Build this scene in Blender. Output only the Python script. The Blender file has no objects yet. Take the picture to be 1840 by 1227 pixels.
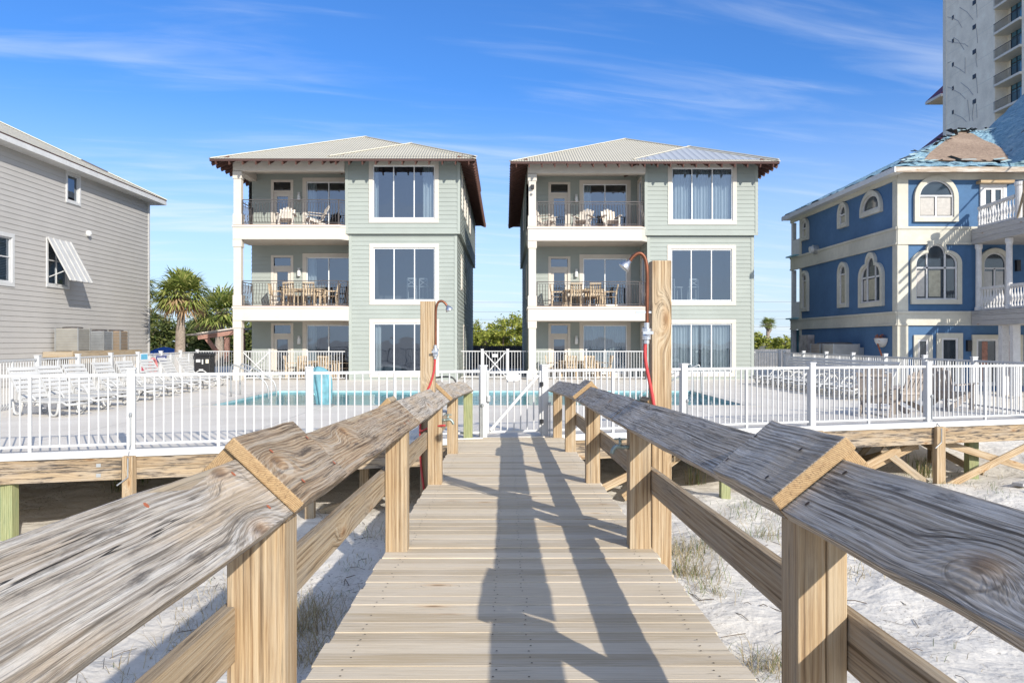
import bpy, math, random
from mathutils import Vector as V, Matrix
R = math.radians
rng = random.Random(7)
S = bpy.context.scene
COL = S.collection

# ------------------------------------------------------------------ camera, sky, sun, exposure
FPX = 1450.0; CX = 908.0; HY = 613.5; CAMZ = 1.6
cam = bpy.data.cameras.new('camera'); camo = bpy.data.objects.new('camera', cam); COL.objects.link(camo)
camo.location = (0, 0, CAMZ); camo.rotation_euler = (R(90), 0, 0)
cam.sensor_width = 36; cam.lens = 36*FPX/1840; cam.shift_x = (920-CX)/1840; cam.clip_end = 6000; cam.clip_start = .05
S.camera = camo
SUN_EL = 26.0; SUN_AZ = 29.2
w = bpy.data.worlds.new('World'); S.world = w; w.use_nodes = True
nt = w.node_tree; nt.nodes.clear()
def wn(t, **k):
    n = nt.nodes.new(t)
    for a, b in k.items(): setattr(n, a, b)
    return n
sky = wn('ShaderNodeTexSky', sky_type='NISHITA', sun_disc=False, sun_elevation=R(SUN_EL), sun_rotation=R(180-SUN_AZ), altitude=0, air_density=1.0, dust_density=.6, ozone_density=2.5)
tc = wn('ShaderNodeTexCoord'); sp = wn('ShaderNodeSeparateXYZ'); nt.links.new(tc.outputs['Generated'], sp.inputs[0])
def wm(op, a, b=None, c=None):
    n = wn('ShaderNodeMath', operation=op)
    for i, x in enumerate((a, b, c)):
        if x is None: continue
        if isinstance(x, (int, float)): n.inputs[i].default_value = x
        else: nt.links.new(x, n.inputs[i])
    return n.outputs[0]
zc = wm('MAXIMUM', sp.outputs[2], 0.0)
den = wm('ADD', zc, .12)
cxn = wm('DIVIDE', sp.outputs[0], den); cyn = wm('DIVIDE', sp.outputs[1], den)
# streaks run mostly across the view, tilted a little
ua = wm('ADD', wm('MULTIPLY', cxn, .30), wm('MULTIPLY', cyn, .18))
va = wm('SUBTRACT', wm('MULTIPLY', cyn, 1.15), wm('MULTIPLY', cxn, .38))
cb = wn('ShaderNodeCombineXYZ'); nt.links.new(ua, cb.inputs[0]); nt.links.new(va, cb.inputs[1])
nz = wn('ShaderNodeTexNoise'); nz.inputs['Scale'].default_value = 1.75; nz.inputs['Detail'].default_value = 7; nz.inputs['Roughness'].default_value = .5; nz.inputs['Distortion'].default_value = .35
nt.links.new(cb.outputs[0], nz.inputs['Vector'])
cb2 = wn('ShaderNodeCombineXYZ'); nt.links.new(wm('MULTIPLY', ua, 1.6), cb2.inputs[0]); nt.links.new(wm('ADD', wm('MULTIPLY', va, 2.2), wm('MULTIPLY', ua, .8)), cb2.inputs[1])
nz2 = wn('ShaderNodeTexNoise'); nz2.inputs['Scale'].default_value = 2.6; nz2.inputs['Detail'].default_value = 6; nz2.inputs['Roughness'].default_value = .55; nz2.inputs['Distortion'].default_value = .8
nt.links.new(cb2.outputs[0], nz2.inputs['Vector'])
nmix = wm('ADD', wm('MULTIPLY', nz.outputs[0], .58), wm('MULTIPLY', nz2.outputs[0], .42))
mr = wn('ShaderNodeMapRange', interpolation_type='SMOOTHSTEP'); nt.links.new(nmix, mr.inputs[0])
mr.inputs[1].default_value = .45; mr.inputs[2].default_value = .76; mr.inputs[3].default_value = 0; mr.inputs[4].default_value = .40
# more veil near the horizon
hz = wn('ShaderNodeMapRange', interpolation_type='SMOOTHSTEP'); nt.links.new(sp.outputs[2], hz.inputs[0])
hz.inputs[1].default_value = .0; hz.inputs[2].default_value = .31; hz.inputs[3].default_value = .62; hz.inputs[4].default_value = 0
cl = wm('MINIMUM', wm('ADD', mr.outputs[0], hz.outputs[0]), .9)
hsv = wn('ShaderNodeMix', data_type='RGBA', blend_type='MULTIPLY'); hsv.inputs[0].default_value = 1; hsv.inputs[7].default_value = (.235, .46, .76, 1)
nt.links.new(sky.outputs[0], hsv.inputs[6])
mx = wn('ShaderNodeMix', data_type='RGBA'); nt.links.new(cl, mx.inputs[0]); nt.links.new(hsv.outputs[2], mx.inputs[6]); mx.inputs[7].default_value = (3.9, 4.2, 4.6, 1)
# unseen bright veil added round the sun, behind the camera, as fill light
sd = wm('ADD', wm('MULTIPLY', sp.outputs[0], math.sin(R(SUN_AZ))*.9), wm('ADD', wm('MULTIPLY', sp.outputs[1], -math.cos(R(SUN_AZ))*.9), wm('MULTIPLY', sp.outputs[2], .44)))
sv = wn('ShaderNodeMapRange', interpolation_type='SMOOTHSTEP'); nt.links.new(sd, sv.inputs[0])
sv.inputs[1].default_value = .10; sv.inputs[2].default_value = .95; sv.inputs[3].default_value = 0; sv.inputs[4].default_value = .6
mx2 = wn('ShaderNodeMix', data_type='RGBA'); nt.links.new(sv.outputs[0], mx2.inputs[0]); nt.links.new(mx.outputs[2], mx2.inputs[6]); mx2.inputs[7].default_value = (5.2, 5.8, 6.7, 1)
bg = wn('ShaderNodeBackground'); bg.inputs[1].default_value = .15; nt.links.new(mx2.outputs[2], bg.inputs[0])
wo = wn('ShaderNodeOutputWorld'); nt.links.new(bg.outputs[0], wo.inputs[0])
sl = bpy.data.lights.new('sun', 'SUN'); sl.energy = 3.5; sl.angle = R(.5); sl.color = (1, .94, .84)
so = bpy.data.objects.new('sun', sl); COL.objects.link(so)
ce = math.cos(R(SUN_EL))
so.rotation_euler = V((-math.sin(R(SUN_AZ))*ce, math.cos(R(SUN_AZ))*ce, -math.sin(R(SUN_EL)))).to_track_quat('-Z', 'Y').to_euler()
so.location = (10, -20, 20)
S.view_settings.view_transform = 'Standard'; S.view_settings.look = 'None'; S.view_settings.gamma = 1; S.view_settings.exposure = .70

# ------------------------------------------------------------------ helpers
class NT:
    def __init__(s, name):
        s.m = bpy.data.materials.new(name); s.m.use_nodes = True; s.t = s.m.node_tree
        s.b = s.t.nodes['Principled BSDF']; s.o = s.t.nodes['Material Output']
    def n(s, t, **k):
        x = s.t.nodes.new(t)
        for a, b in k.items(): setattr(x, a, b)
        return x
    def l(s, a, b): s.t.links.new(a, b)
    def put(s, x, inp):
        if isinstance(x, (int, float)): inp.default_value = x
        elif isinstance(x, tuple): inp.default_value = x if len(x) == 4 or inp.type == 'VECTOR' else (*x, 1)
        else: s.l(x, inp)
    def ma(s, op, a, b=0.0, c=0.0, clamp=False):
        x = s.n('ShaderNodeMath', operation=op, use_clamp=clamp)
        for i, q in enumerate((a, b, c)): s.put(q, x.inputs[i])
        return x.outputs[0]
    def xyz(s, a, b, c=0.0):
        x = s.n('ShaderNodeCombineXYZ')
        for i, q in enumerate((a, b, c)): s.put(q, x.inputs[i])
        return x.outputs[0]
    def noise(s, vec, scale=1, det=4, rough=.55, dist=0):
        x = s.n('ShaderNodeTexNoise'); s.l(vec, x.inputs['Vector'])
        for k, q in (('Scale', scale), ('Detail', det), ('Roughness', rough), ('Distortion', dist)): x.inputs[k].default_value = q
        return x.outputs[0]
    def mr(s, v, a, b, c=0.0, d=1.0, smooth=True):
        x = s.n('ShaderNodeMapRange', interpolation_type='SMOOTHSTEP' if smooth else 'LINEAR')
        for i, q in enumerate((v, a, b, c, d)): s.put(q, x.inputs[i])
        return x.outputs[0]
    def mix(s, f, a, b, mode='MIX'):
        x = s.n('ShaderNodeMix', data_type='RGBA', blend_type=mode)
        s.put(f, x.inputs[0]); s.put(a, x.inputs[6]); s.put(b, x.inputs[7]); return x.outputs[2]
    def ramp(s, f, stops):
        x = s.n('ShaderNodeValToRGB'); e = x.color_ramp.elements
        for i, (p, c) in enumerate(stops):
            q = e[i] if i < 2 else e.new(p)
            q.position = p; q.color = (*c, 1)
        s.l(f, x.inputs[0]); return x.outputs[0]
    def bump(s, h, dist=.01, st=1.0):
        x = s.n('ShaderNodeBump'); s.l(h, x.inputs['Height']); x.inputs['Distance'].default_value = dist; x.inputs['Strength'].default_value = st
        s.l(x.outputs[0], s.b.inputs['Normal'])
    def sepuv(s):
        t = s.n('ShaderNodeTexCoord'); q = s.n('ShaderNodeSeparateXYZ'); s.l(t.outputs['UV'], q.inputs[0]); return q.outputs[0], q.outputs[1]
    def obj(s): return s.n('ShaderNodeTexCoord').outputs['Object']
    def pos(s): return s.n('ShaderNodeNewGeometry').outputs['Position']
    def isl(s): return s.n('ShaderNodeNewGeometry').outputs['Random Per Island']

def plain(name, c, rough=.6, metal=0.0, var=.08, nscale=3.0, bump=0.0, spec=.4, wear=None):
    t = NT(name); p = t.pos()
    f = t.noise(p, nscale, 5)
    c0 = tuple(x*(1-var) for x in c); c1 = tuple(min(1, x*(1+var)) for x in c)
    k = t.ramp(f, [(.3, c0), (.7, c1)])
    if wear:
        f2 = t.noise(p, nscale*4, 6, .65)
        k = t.mix(t.mr(f2, .56, .7, 0, wear[1]), k, wear[0])
    t.l(k, t.b.inputs['Base Color'])
    t.b.inputs['Roughness'].default_value = rough; t.b.inputs['Metallic'].default_value = metal
    t.b.inputs['Specular IOR Level'].default_value = spec
    if bump: t.bump(t.noise(p, nscale*10, 5), bump)
    return t.m

def wood(name, ramp, patch=None, pamt=0.0, stain=0.0, lines=260.0, knots=.5, contrast=1.0, tint=.18, bump=.0022, streak=.5, warp=16.0, ringw=.18, sil=None, st0=.56, fineline=0.0):
    t = NT(name); u, v = t.sepuv(); r = t.isl(); orr = t.n('ShaderNodeObjectInfo').outputs['Random']
    off = t.ma('ADD', t.ma('MULTIPLY', r, 31.7), t.ma('MULTIPLY', orr, 17.3))
    uo = t.ma('ADD', u, off)
    vk = t.n('ShaderNodeTexVoronoi', voronoi_dimensions='2D', feature='F1'); vk.inputs['Scale'].default_value = 1
    t.l(t.xyz(t.ma('MULTIPLY', uo, 1.15), t.ma('MULTIPLY', t.ma('ADD', v, off), 3.2)), vk.inputs['Vector'])
    d = vk.outputs['Distance']
    ksep = t.n('ShaderNodeSeparateColor'); t.l(vk.outputs['Color'], ksep.inputs[0])
    kmask = t.ma('LESS_THAN', ksep.outputs[0], knots)
    kn = t.ma('MULTIPLY', t.mr(d, 0.0, .30, 1, 0), kmask)
    low = t.noise(t.xyz(t.ma('MULTIPLY', uo, .9), t.ma('MULTIPLY', v, 7), off), 1, 3, .5)
    g = t.ma('ADD', t.ma('MULTIPLY', v, lines), t.ma('ADD', t.ma('MULTIPLY', low, warp), t.ma('MULTIPLY', kn, warp*.6)))
    ring = t.ma('MULTIPLY_ADD', t.ma('SINE', g), .5, .5)
    ring = t.ma('POWER', ring, 1.6)
    fine = t.noise(t.xyz(t.ma('MULTIPLY', uo, 5), t.ma('ADD', t.ma('MULTIPLY', v, 260), t.ma('MULTIPLY', kn, 16)), off), 1, 5, .6)
    coarse = t.noise(t.xyz(t.ma('MULTIPLY', uo, 2.2), t.ma('ADD', t.ma('MULTIPLY', v, 105), t.ma('ADD', t.ma('MULTIPLY', low, 2.5), t.ma('MULTIPLY', kn, 5))), off), 1, 5, .6)
    f = t.ma('ADD', t.ma('MULTIPLY', ring, ringw*contrast), t.ma('ADD', t.ma('MULTIPLY', fine, .5*contrast), t.ma('MULTIPLY', coarse, .55)))
    f = t.ma('ADD', f, t.ma('MULTIPLY', t.ma('SUBTRACT', r, .5), tint))
    f = t.ma('ADD', f, .12*(1-contrast))
    c = t.ramp(f, [(.34, ramp[0]), (.80, ramp[-1])] + ([(.54, ramp[1])] if len(ramp) > 2 else []))
    if sil:                       # long silvered and darkened streaks along the grain
        sn0 = t.noise(t.xyz(t.ma('MULTIPLY', uo, .8), t.ma('ADD', t.ma('MULTIPLY', v, 62), t.ma('MULTIPLY', kn, 6)), off), 1, 5, .62)
        c = t.mix(t.mr(sn0, .50, .64, 0, .75), c, sil)
        c = t.mix(t.mr(sn0, .45, .34, 0, .75), c, tuple(x*.42 for x in ramp[0]))
    if patch:
        pn = t.noise(t.xyz(t.ma('MULTIPLY', uo, 1.4), t.ma('MULTIPLY', v, 9), off), 1, 5, .6)
        c = t.mix(t.mr(pn, .42, .66, 0, pamt), c, patch)
    if stain:
        sn = t.noise(t.xyz(t.ma('MULTIPLY', uo, 2.6), t.ma('MULTIPLY', v, 22), t.ma('ADD', off, 5)), 1, 7, .68)
        c = t.mix(t.mr(sn, st0, st0+.16, 0, stain), c, (.035, .033, .036))
    # long dark weather checks
    ck = t.noise(t.xyz(t.ma('MULTIPLY', uo, 1.1), t.ma('ADD', t.ma('MULTIPLY', v, 70), t.ma('MULTIPLY', kn, 10)), off), 1, 2, .5)
    chk = t.mr(t.ma('ABSOLUTE', t.ma('SUBTRACT', ck, .5)), .0, .018, 1, 0)
    cm = t.mr(t.noise(t.xyz(uo, t.ma('MULTIPLY', v, 8), off), 1.3, 2), .55, .68)
    chk = t.ma('MULTIPLY', t.ma('MULTIPLY', chk, cm), streak)
    c = t.mix(chk, c, (.03, .026, .022))
    if fineline:                  # sharp thin dark grain lines
        fk = t.noise(t.xyz(t.ma('MULTIPLY', uo, 1.5), t.ma('ADD', t.ma('MULTIPLY', v, 95), t.ma('ADD', t.ma('MULTIPLY', low, 3), t.ma('MULTIPLY', kn, 5))), t.ma('ADD', off, 3)), 1, 3, .6)
        fm = t.ma('MULTIPLY', t.mr(t.ma('ABSOLUTE', t.ma('SUBTRACT', fk, .5)), .004, .035, 1, 0), t.mr(t.noise(t.xyz(t.ma('MULTIPLY', uo, 3), t.ma('MULTIPLY', v, 30), off), 1, 3), .35, .6, .25, 1))
        c = t.mix(t.ma('MULTIPLY', fm, fineline), c, tuple(x*.33 for x in ramp[1]))
    core = t.ma('MULTIPLY', t.mr(d, .015, .075, 1, 0), kmask)
    c = t.mix(t.ma('MULTIPLY', core, .75), c, (.10, .05, .025))
    halo = t.ma('MULTIPLY', t.mr(d, .05, .15, 1, 0), kmask)
    c = t.mix(t.ma('MULTIPLY', halo, .35), c, tuple(x*y for x, y in zip(ramp[-1], (.85, .62, .42))))
    t.l(c, t.b.inputs['Base Color']); t.b.inputs['Roughness'].default_value = .82; t.b.inputs['Specular IOR Level'].default_value = .22
    hh = t.ma('SUBTRACT', f, t.ma('MULTIPLY', t.ma('ADD', chk, core), .8))
    t.bump(hh, bump*3)
    return t.m

def endgrain(name, a, b):
    t = NT(name); u, v = t.sepuv(); r = t.isl()
    du = t.ma('SUBTRACT', u, t.ma('MULTIPLY_ADD', r, .12, -.02)); dv = t.ma('ADD', v, .06)
    dd = t.ma('SQRT', t.ma('ADD', t.ma('MULTIPLY', du, du), t.ma('MULTIPLY', dv, dv)))
    nn = t.noise(t.xyz(u, v, r), 30, 3)
    ring = t.ma('MULTIPLY_ADD', t.ma('SINE', t.ma('ADD', t.ma('MULTIPLY', dd, 1150), t.ma('MULTIPLY', nn, 9))), .5, .5)
    f = t.ma('ADD', t.ma('MULTIPLY', ring, .30), t.ma('MULTIPLY', t.noise(t.xyz(u, v, r), 60, 6, .7), .85))
    c = t.ramp(f, [(.25, a), (.85, b)])
    ck = t.noise(t.xyz(t.ma('MULTIPLY', u, 90), t.ma('MULTIPLY', v, 25), r), 1, 2)
    c = t.mix(t.mr(t.ma('ABSOLUTE', t.ma('SUBTRACT', ck, .5)), 0, .02, .6, 0), c, (.09, .06, .035))
    t.l(c, t.b.inputs['Base Color']); t.b.inputs['Roughness'].default_value = .85; t.bump(f, .002)
    return t.m

class MB:
    def __init__(s): s.v = []; s.f = []; s.uv = []; s.mi = []
    def face(s, pts, uv=None, mi=0):
        i = len(s.v); s.v += [V(p) for p in pts]; s.f.append(list(range(i, i+len(pts))))
        if uv is None: uv = [(0, 0)]*len(pts)
        s.uv.append(uv); s.mi.append(mi)
    def mesh(s, pts, faces, uvs=None, mi=0):
        i = len(s.v); s.v += [V(p) for p in pts]
        for k, f in enumerate(faces):
            s.f.append([i+a for a in f]); s.uv.append(uvs[k] if uvs else [(pts[a][0], pts[a][1]) for a in f]); s.mi.append(mi)
    def hexa(s, c, L, mi=0, ei=None):
        # c: 8 corners: 0-3 near end ring, 4-7 far end ring (same order); L length for uv
        ei = mi if ei is None else ei
        i = len(s.v); s.v += [V(p) for p in c]; acc = 0
        for a in range(4):
            b = (a+1) % 4; wd = (V(c[a])-V(c[b])).length
            s.f.append([i+a, i+b, i+4+b, i+4+a]); s.uv.append([(0, acc), (0, acc+wd), (L, acc+wd), (L, acc)]); s.mi.append(mi); acc += wd+.37
        w0 = (V(c[0])-V(c[1])).length; w1 = (V(c[1])-V(c[2])).length
        q = [(0, 0), (w0, 0), (w0, w1), (0, w1)]
        s.f.append([i+3, i+2, i+1, i]); s.uv.append([q[3], q[2], q[1], q[0]]); s.mi.append(ei)
        s.f.append([i+4, i+5, i+6, i+7]); s.uv.append(q); s.mi.append(ei)
    def bar(s, p0, p1, w, h, up=(0, 0, 1), mi=0, ei=None):
        p0 = V(p0); p1 = V(p1); d = (p1-p0); L = d.length; d.normalize(); up = V(up)
        sd = d.cross(up)
        if sd.length < 1e-4: sd = d.cross(V((0, 1, 0)))
        sd.normalize(); up = sd.cross(d).normalized()
        a = sd*(w/2); b = up*(h/2)
        s.hexa([p0-a-b, p0+a-b, p0+a+b, p0-a+b, p1-a-b, p1+a-b, p1+a+b, p1-a+b], L, mi, ei)
    def box(s, x0, x1, y0, y1, z0, z1, mi=0):
        dx, dy, dz = x1-x0, y1-y0, z1-z0
        if dz >= dx and dz >= dy: s.bar(((x0+x1)/2, (y0+y1)/2, z0), ((x0+x1)/2, (y0+y1)/2, z1), dx, dy, (0, 1, 0), mi)
        elif dx >= dy: s.bar((x0, (y0+y1)/2, (z0+z1)/2), (x1, (y0+y1)/2, (z0+z1)/2), dy, dz, (0, 0, 1), mi)
        else: s.bar(((x0+x1)/2, y0, (z0+z1)/2), ((x0+x1)/2, y1, (z0+z1)/2), dx, dz, (0, 0, 1), mi)
    def tube(s, pts, r, n=8, mi=0, caps=True, taper=None):
        pts = [V(p) for p in pts]; rings = []; i0 = len(s.v); prev = None; acc = 0; us = []
        for k, p in enumerate(pts):
            d = (pts[min(k+1, len(pts)-1)]-pts[max(k-1, 0)]).normalized()
            if prev is None:
                a = d.cross(V((0, 0, 1)));
                if a.length < .05: a = d.cross(V((0, 1, 0)))
            else: a = prev-d*prev.dot(d)
            a.normalize(); b = d.cross(a); prev = a
            rr = r if taper is None else taper[k]
            s.v += [p+(a*math.cos(2*math.pi*j/n)+b*math.sin(2*math.pi*j/n))*rr for j in range(n)]
            if k: acc += (p-pts[k-1]).length
            us.append(acc)
        for k in range(len(pts)-1):
            for j in range(n):
                j2 = (j+1) % n; a = i0+k*n
                s.f.append([a+j, a+j2, a+n+j2, a+n+j]); rr = r
                s.uv.append([(us[k], j*.8*r), (us[k], (j+1)*.8*r), (us[k+1], (j+1)*.8*r), (us[k+1], j*.8*r)]); s.mi.append(mi)
        if caps:
            s.f.append([i0+j for j in range(n)][::-1]); s.uv.append([(0, 0)]*n); s.mi.append(mi)
            q = i0+(len(pts)-1)*n; s.f.append([q+j for j in range(n)]); s.uv.append([(0, 0)]*n); s.mi.append(mi)
    def lathe(s, prof, c=(0, 0, 0), n=16, mi=0, sx=1, sy=1):
        i0 = len(s.v)
        for r, z in prof: s.v += [V((c[0]+r*sx*math.cos(2*math.pi*j/n), c[1]+r*sy*math.sin(2*math.pi*j/n), c[2]+z)) for j in range(n)]
        for k in range(len(prof)-1):
            for j in range(n):
                j2 = (j+1) % n; a = i0+k*n
                s.f.append([a+j, a+j2, a+n+j2, a+n+j]); s.uv.append([(0, 0)]*4); s.mi.append(mi)
        s.f.append([i0+j for j in range(n)][::-1]); s.uv.append([(0, 0)]*n); s.mi.append(mi)
        q = i0+(len(prof)-1)*n; s.f.append([q+j for j in range(n)]); s.uv.append([(0, 0)]*n); s.mi.append(mi)
    def prism(s, poly, fn, d0, d1, mi=0):
        # poly: 2d outline, fn(a,b,c)->point, extruded from depth d0 to d1
        n = len(poly); i = len(s.v)
        s.v += [V(fn(a, b, d0)) for a, b in poly]+[V(fn(a, b, d1)) for a, b in poly]
        s.f.append(list(range(i, i+n))[::-1]); s.uv.append([poly[k] for k in range(n)][::-1]); s.mi.append(mi)
        s.f.append(list(range(i+n, i+2*n))); s.uv.append(list(poly)); s.mi.append(mi)
        for k in range(n):
            j = (k+1) % n; s.f.append([i+k, i+j, i+n+j, i+n+k]); s.uv.append([poly[k], poly[j], poly[j], poly[k]]); s.mi.append(mi)
    def ring(s, outer, inner, fn, d0, d1, mi=0):
        n = len(outer); i = len(s.v)
        for pl, d in ((outer, d0), (outer, d1), (inner, d1), (inner, d0)): s.v += [V(fn(a, b, d)) for a, b in pl]
        for q in range(3):
            for k in range(n):
                j = (k+1) % n; s.f.append([i+q*n+k, i+q*n+j, i+(q+1)*n+j, i+(q+1)*n+k]); s.uv.append([outer[k], outer[j], inner[j], inner[k]]); s.mi.append(mi)
    def build(s, name, mat, parent=None, smooth=False, bevel=0):
        me = bpy.data.meshes.new(name)
        off = OFF.get(root_of(parent).name, V((0, 0, 0))) if parent else V((0, 0, 0))
        me.from_pydata([p-off for p in s.v], [], s.f)
        uvl = me.uv_layers.new(name='UVMap'); flat = [c for f in s.uv for c in f]
        for i, c in enumerate(flat): uvl.data[i].uv = (c[0], c[1])
        for m in (mat if isinstance(mat, (list, tuple)) else [mat]): me.materials.append(m)
        me.polygons.foreach_set('material_index', s.mi)
        if smooth: me.polygons.foreach_set('use_smooth', [True]*len(s.f))
        me.validate(); me.update()
        o = bpy.data.objects.new(name, me); COL.objects.link(o)
        if parent: o.parent = parent
        if bevel:
            b = o.modifiers.new('bevel', 'BEVEL'); b.width = bevel; b.segments = 2; b.limit_method = 'ANGLE'; b.angle_limit = R(40)
        return o
OFF = {}
def root_of(o):
    while o.parent: o = o.parent
    return o
def tag(o, label, cat, group=None):
    o['label'] = label; o['category'] = cat
    if group: o['group'] = group
    return o
def thing(name, label, cat, loc=(0, 0, 0), rz=0.0, group=None, local=False):
    o = bpy.data.objects.new(name, None); COL.objects.link(o); o.empty_display_size = .2
    o.location = loc; o.rotation_euler = (0, 0, rz); tag(o, label, cat, group)
    OFF[o.name] = V((0, 0, 0)) if local else V(loc)
    return o
def struct(o, kind='structure'): o['kind'] = kind; return o
def dup(root, loc, rz, label=None, sc=None):
    r = root.copy(); COL.objects.link(r); r.location = loc; r.rotation_euler = (0, 0, rz)
    if label: r['label'] = label
    if sc: r.scale = (sc, sc, sc)
    for ch in list(root.children):
        c = ch.copy(); COL.objects.link(c); c.parent = r
        for g in ch.children:
            d = g.copy(); COL.objects.link(d); d.parent = c
    return r
def fr(o, u, v, n):
    o = V(o); u = V(u); v = V(v); n = V(n)
    return lambda a, b, c=0.0: o+u*a+v*b+n*c

# ------------------------------------------------------------------ materials
M = {}
M['cap_warm'] = wood('weathered warm cap wood', [(.15, .09, .05), (.37, .26, .16), (.56, .45, .32)], patch=(.46, .40, .33), pamt=.5, stain=.8, lines=520, knots=.7, streak=.9, warp=18, st0=.53, fineline=.85, bump=.004, sil=(.50, .43, .34))
M['cap_grey'] = wood('weathered grey cap wood', [(.17, .135, .10), (.46, .40, .33), (.68, .625, .55)], patch=(.54, .41, .27), pamt=.65, stain=.8, lines=470, knots=.5, streak=.95, warp=7, st0=.54, fineline=.9, bump=.004, sil=(.66, .62, .56))
M['cap_blue'] = wood('weathered silver cap wood', [(.16, .125, .09), (.52, .455, .375), (.84, .78, .69)], patch=(.46, .36, .25), pamt=.5, stain=.8, lines=450, knots=.5, streak=.95, warp=8, st0=.54, fineline=.9, bump=.004, sil=(.74, .69, .62))
M['post_wood'] = wood('tan post wood', [(.24, .15, .08), (.42, .30, .175), (.56, .43, .28)], patch=(.45, .38, .28), pamt=.5, stain=.25, lines=240, knots=.3, contrast=.6, warp=12, sil=(.54, .43, .29))
M['rail_wood'] = wood('brown rail wood', [(.21, .145, .085), (.37, .28, .18), (.50, .40, .28)], patch=(.36, .32, .26), pamt=.5, stain=.5, lines=270, knots=.4, contrast=.75, warp=12, sil=(.44, .37, .27))
M['plank_wood'] = wood('bleached deck plank wood', [(.46, .37, .25), (.63, .535, .40), (.72, .635, .50)], patch=(.63, .565, .47), pamt=.4, stain=.14, lines=260, knots=.25, contrast=.45, tint=.26, bump=.0008, streak=.6, warp=9, fineline=.22)
M['beam_wood'] = wood('stained beam wood', [(.12, .08, .045), (.32, .23, .14), (.50, .39, .26)], patch=(.36, .31, .25), pamt=.6, stain=.85, lines=300, knots=.7, streak=.8, st0=.47)
M['green_wood'] = wood('green treated post wood', [(.12, .12, .05), (.30, .31, .15), (.42, .42, .24)], patch=(.24, .30, .16), pamt=.6, stain=.3, lines=200, knots=.3)
M['grey_wood'] = wood('silver grey timber', [(.20, .19, .18), (.38, .37, .36), (.52, .50, .48)], patch=(.42, .40, .38), pamt=.5, stain=.5, lines=160, knots=.2, bump=.004)
M['patio_wood'] = wood('pale teak furniture wood', [(.36, .26, .16), (.56, .44, .30), (.68, .57, .43)], lines=200, knots=.1, stain=.1, contrast=.6)
M['end'] = endgrain('sawn end grain', (.24, .14, .065), (.50, .35, .185))
M['white'] = plain('white powder coat', (.53, .53, .525), .45, var=.05, wear=((.36, .35, .32), .35))
M['white_old'] = plain('white paint weathered', (.58, .58, .57), .6, var=.08, wear=((.35, .33, .30), .6))
M['plastic'] = plain('white resin', (.47, .465, .45), .45, var=.08)
M['cream'] = plain('cream painted trim', (.575, .53, .465), .6, var=.04)
M['cream2'] = plain('pale yellow painted trim', (.78, .72, .56), .6, var=.05)
M['bronze'] = plain('dark bronze metal', (.10, .088, .085), .5, .3)
M['black'] = plain('black plastic', (.02, .02, .022), .45)
M['copper'] = plain('brown copper pipe', (.20, .075, .04), .45, .6, var=.3, nscale=14)
M['chrome'] = plain('dull chrome', (.62, .63, .65), .28, .9)
M['steel'] = plain('galvanised steel', (.42, .43, .43), .45, .7)
M['hose'] = plain('red hose', (.46, .05, .05), .5)
M['brass'] = plain('tarnished brass tap', (.28, .33, .30), .45, .6, var=.3, nscale=30)
M['rust'] = plain('rusty nail', (.42, .13, .06), .8, .2, nscale=60)
M['nail'] = plain('dark nail', (.07, .055, .045), .7, .3)
def concrete():
    t = NT('pool deck concrete'); p = t.pos()
    a = t.noise(p, .5, 6, .6); b = t.noise(p, 40, 3); c = t.noise(p, 3, 5, .65)
    k = t.ramp(t.ma('ADD', t.ma('MULTIPLY', a, .6), t.ma('ADD', t.ma('MULTIPLY', b, .15), t.ma('MULTIPLY', c, .25))), [(.35, (.57, .525, .46)), (.65, (.69, .645, .575))])
    s = t.n('ShaderNodeSeparateXYZ'); t.l(p, s.inputs[0])
    j = 1.0
    jx = t.ma('LESS_THAN', t.ma('ABSOLUTE', t.ma('SUBTRACT', t.ma('FRACT', t.ma('DIVIDE', s.outputs[0], 3.0)), .5)), .004)
    jy = t.ma('LESS_THAN', t.ma('ABSOLUTE', t.ma('SUBTRACT', t.ma('FRACT', t.ma('DIVIDE', s.outputs[1], 3.0)), .5)), .004)
    k = t.mix(t.ma('MULTIPLY', t.ma('MAXIMUM', jx, jy), .55), k, (.22, .2, .18))
    t.l(k, t.b.inputs['Base Color']); t.b.inputs['Roughness'].default_value = .85; t.bump(b, .003); return t.m
M['concrete'] = concrete()
def sandmat():
    t = NT('white dune sand'); p = t.pos()
    a = t.noise(p, .35, 5, .6); b = t.noise(p, 5, 6, .65); c = t.noise(p, 160, 2); foot = t.noise(p, 2.6, 3, .5, .4)
    k = t.ramp(t.ma('ADD', t.ma('MULTIPLY', a, .5), t.ma('ADD', t.ma('MULTIPLY', b, .3), t.ma('MULTIPLY', c, .2))), [(.36, (.56, .515, .45)), (.62, (.74, .695, .62))])
    deb = t.noise(p, 22, 4, .7)
    dm = t.ma('MULTIPLY', t.mr(deb, .55, .66, 0, .8), t.mr(t.noise(p, .9, 3), .42, .60))
    k = t.mix(dm, k, (.16, .13, .10))
    s = t.n('ShaderNodeSeparateXYZ'); t.l(p, s.inputs[0])
    far = t.mr(s.outputs[1], 55, 62, 0, 1)
    k = t.mix(far, k, (.17, .16, .11))
    t.l(k, t.b.inputs['Base Color']); t.b.inputs['Roughness'].default_value = .95; t.b.inputs['Specular IOR Level'].default_value = .1
    t.bump(t.ma('ADD', t.ma('MULTIPLY', foot, 1.0), t.ma('ADD', t.ma('MULTIPLY', b, .35), t.ma('MULTIPLY', c, .03))), .075)
    return t.m
M['sand'] = sandmat()

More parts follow.
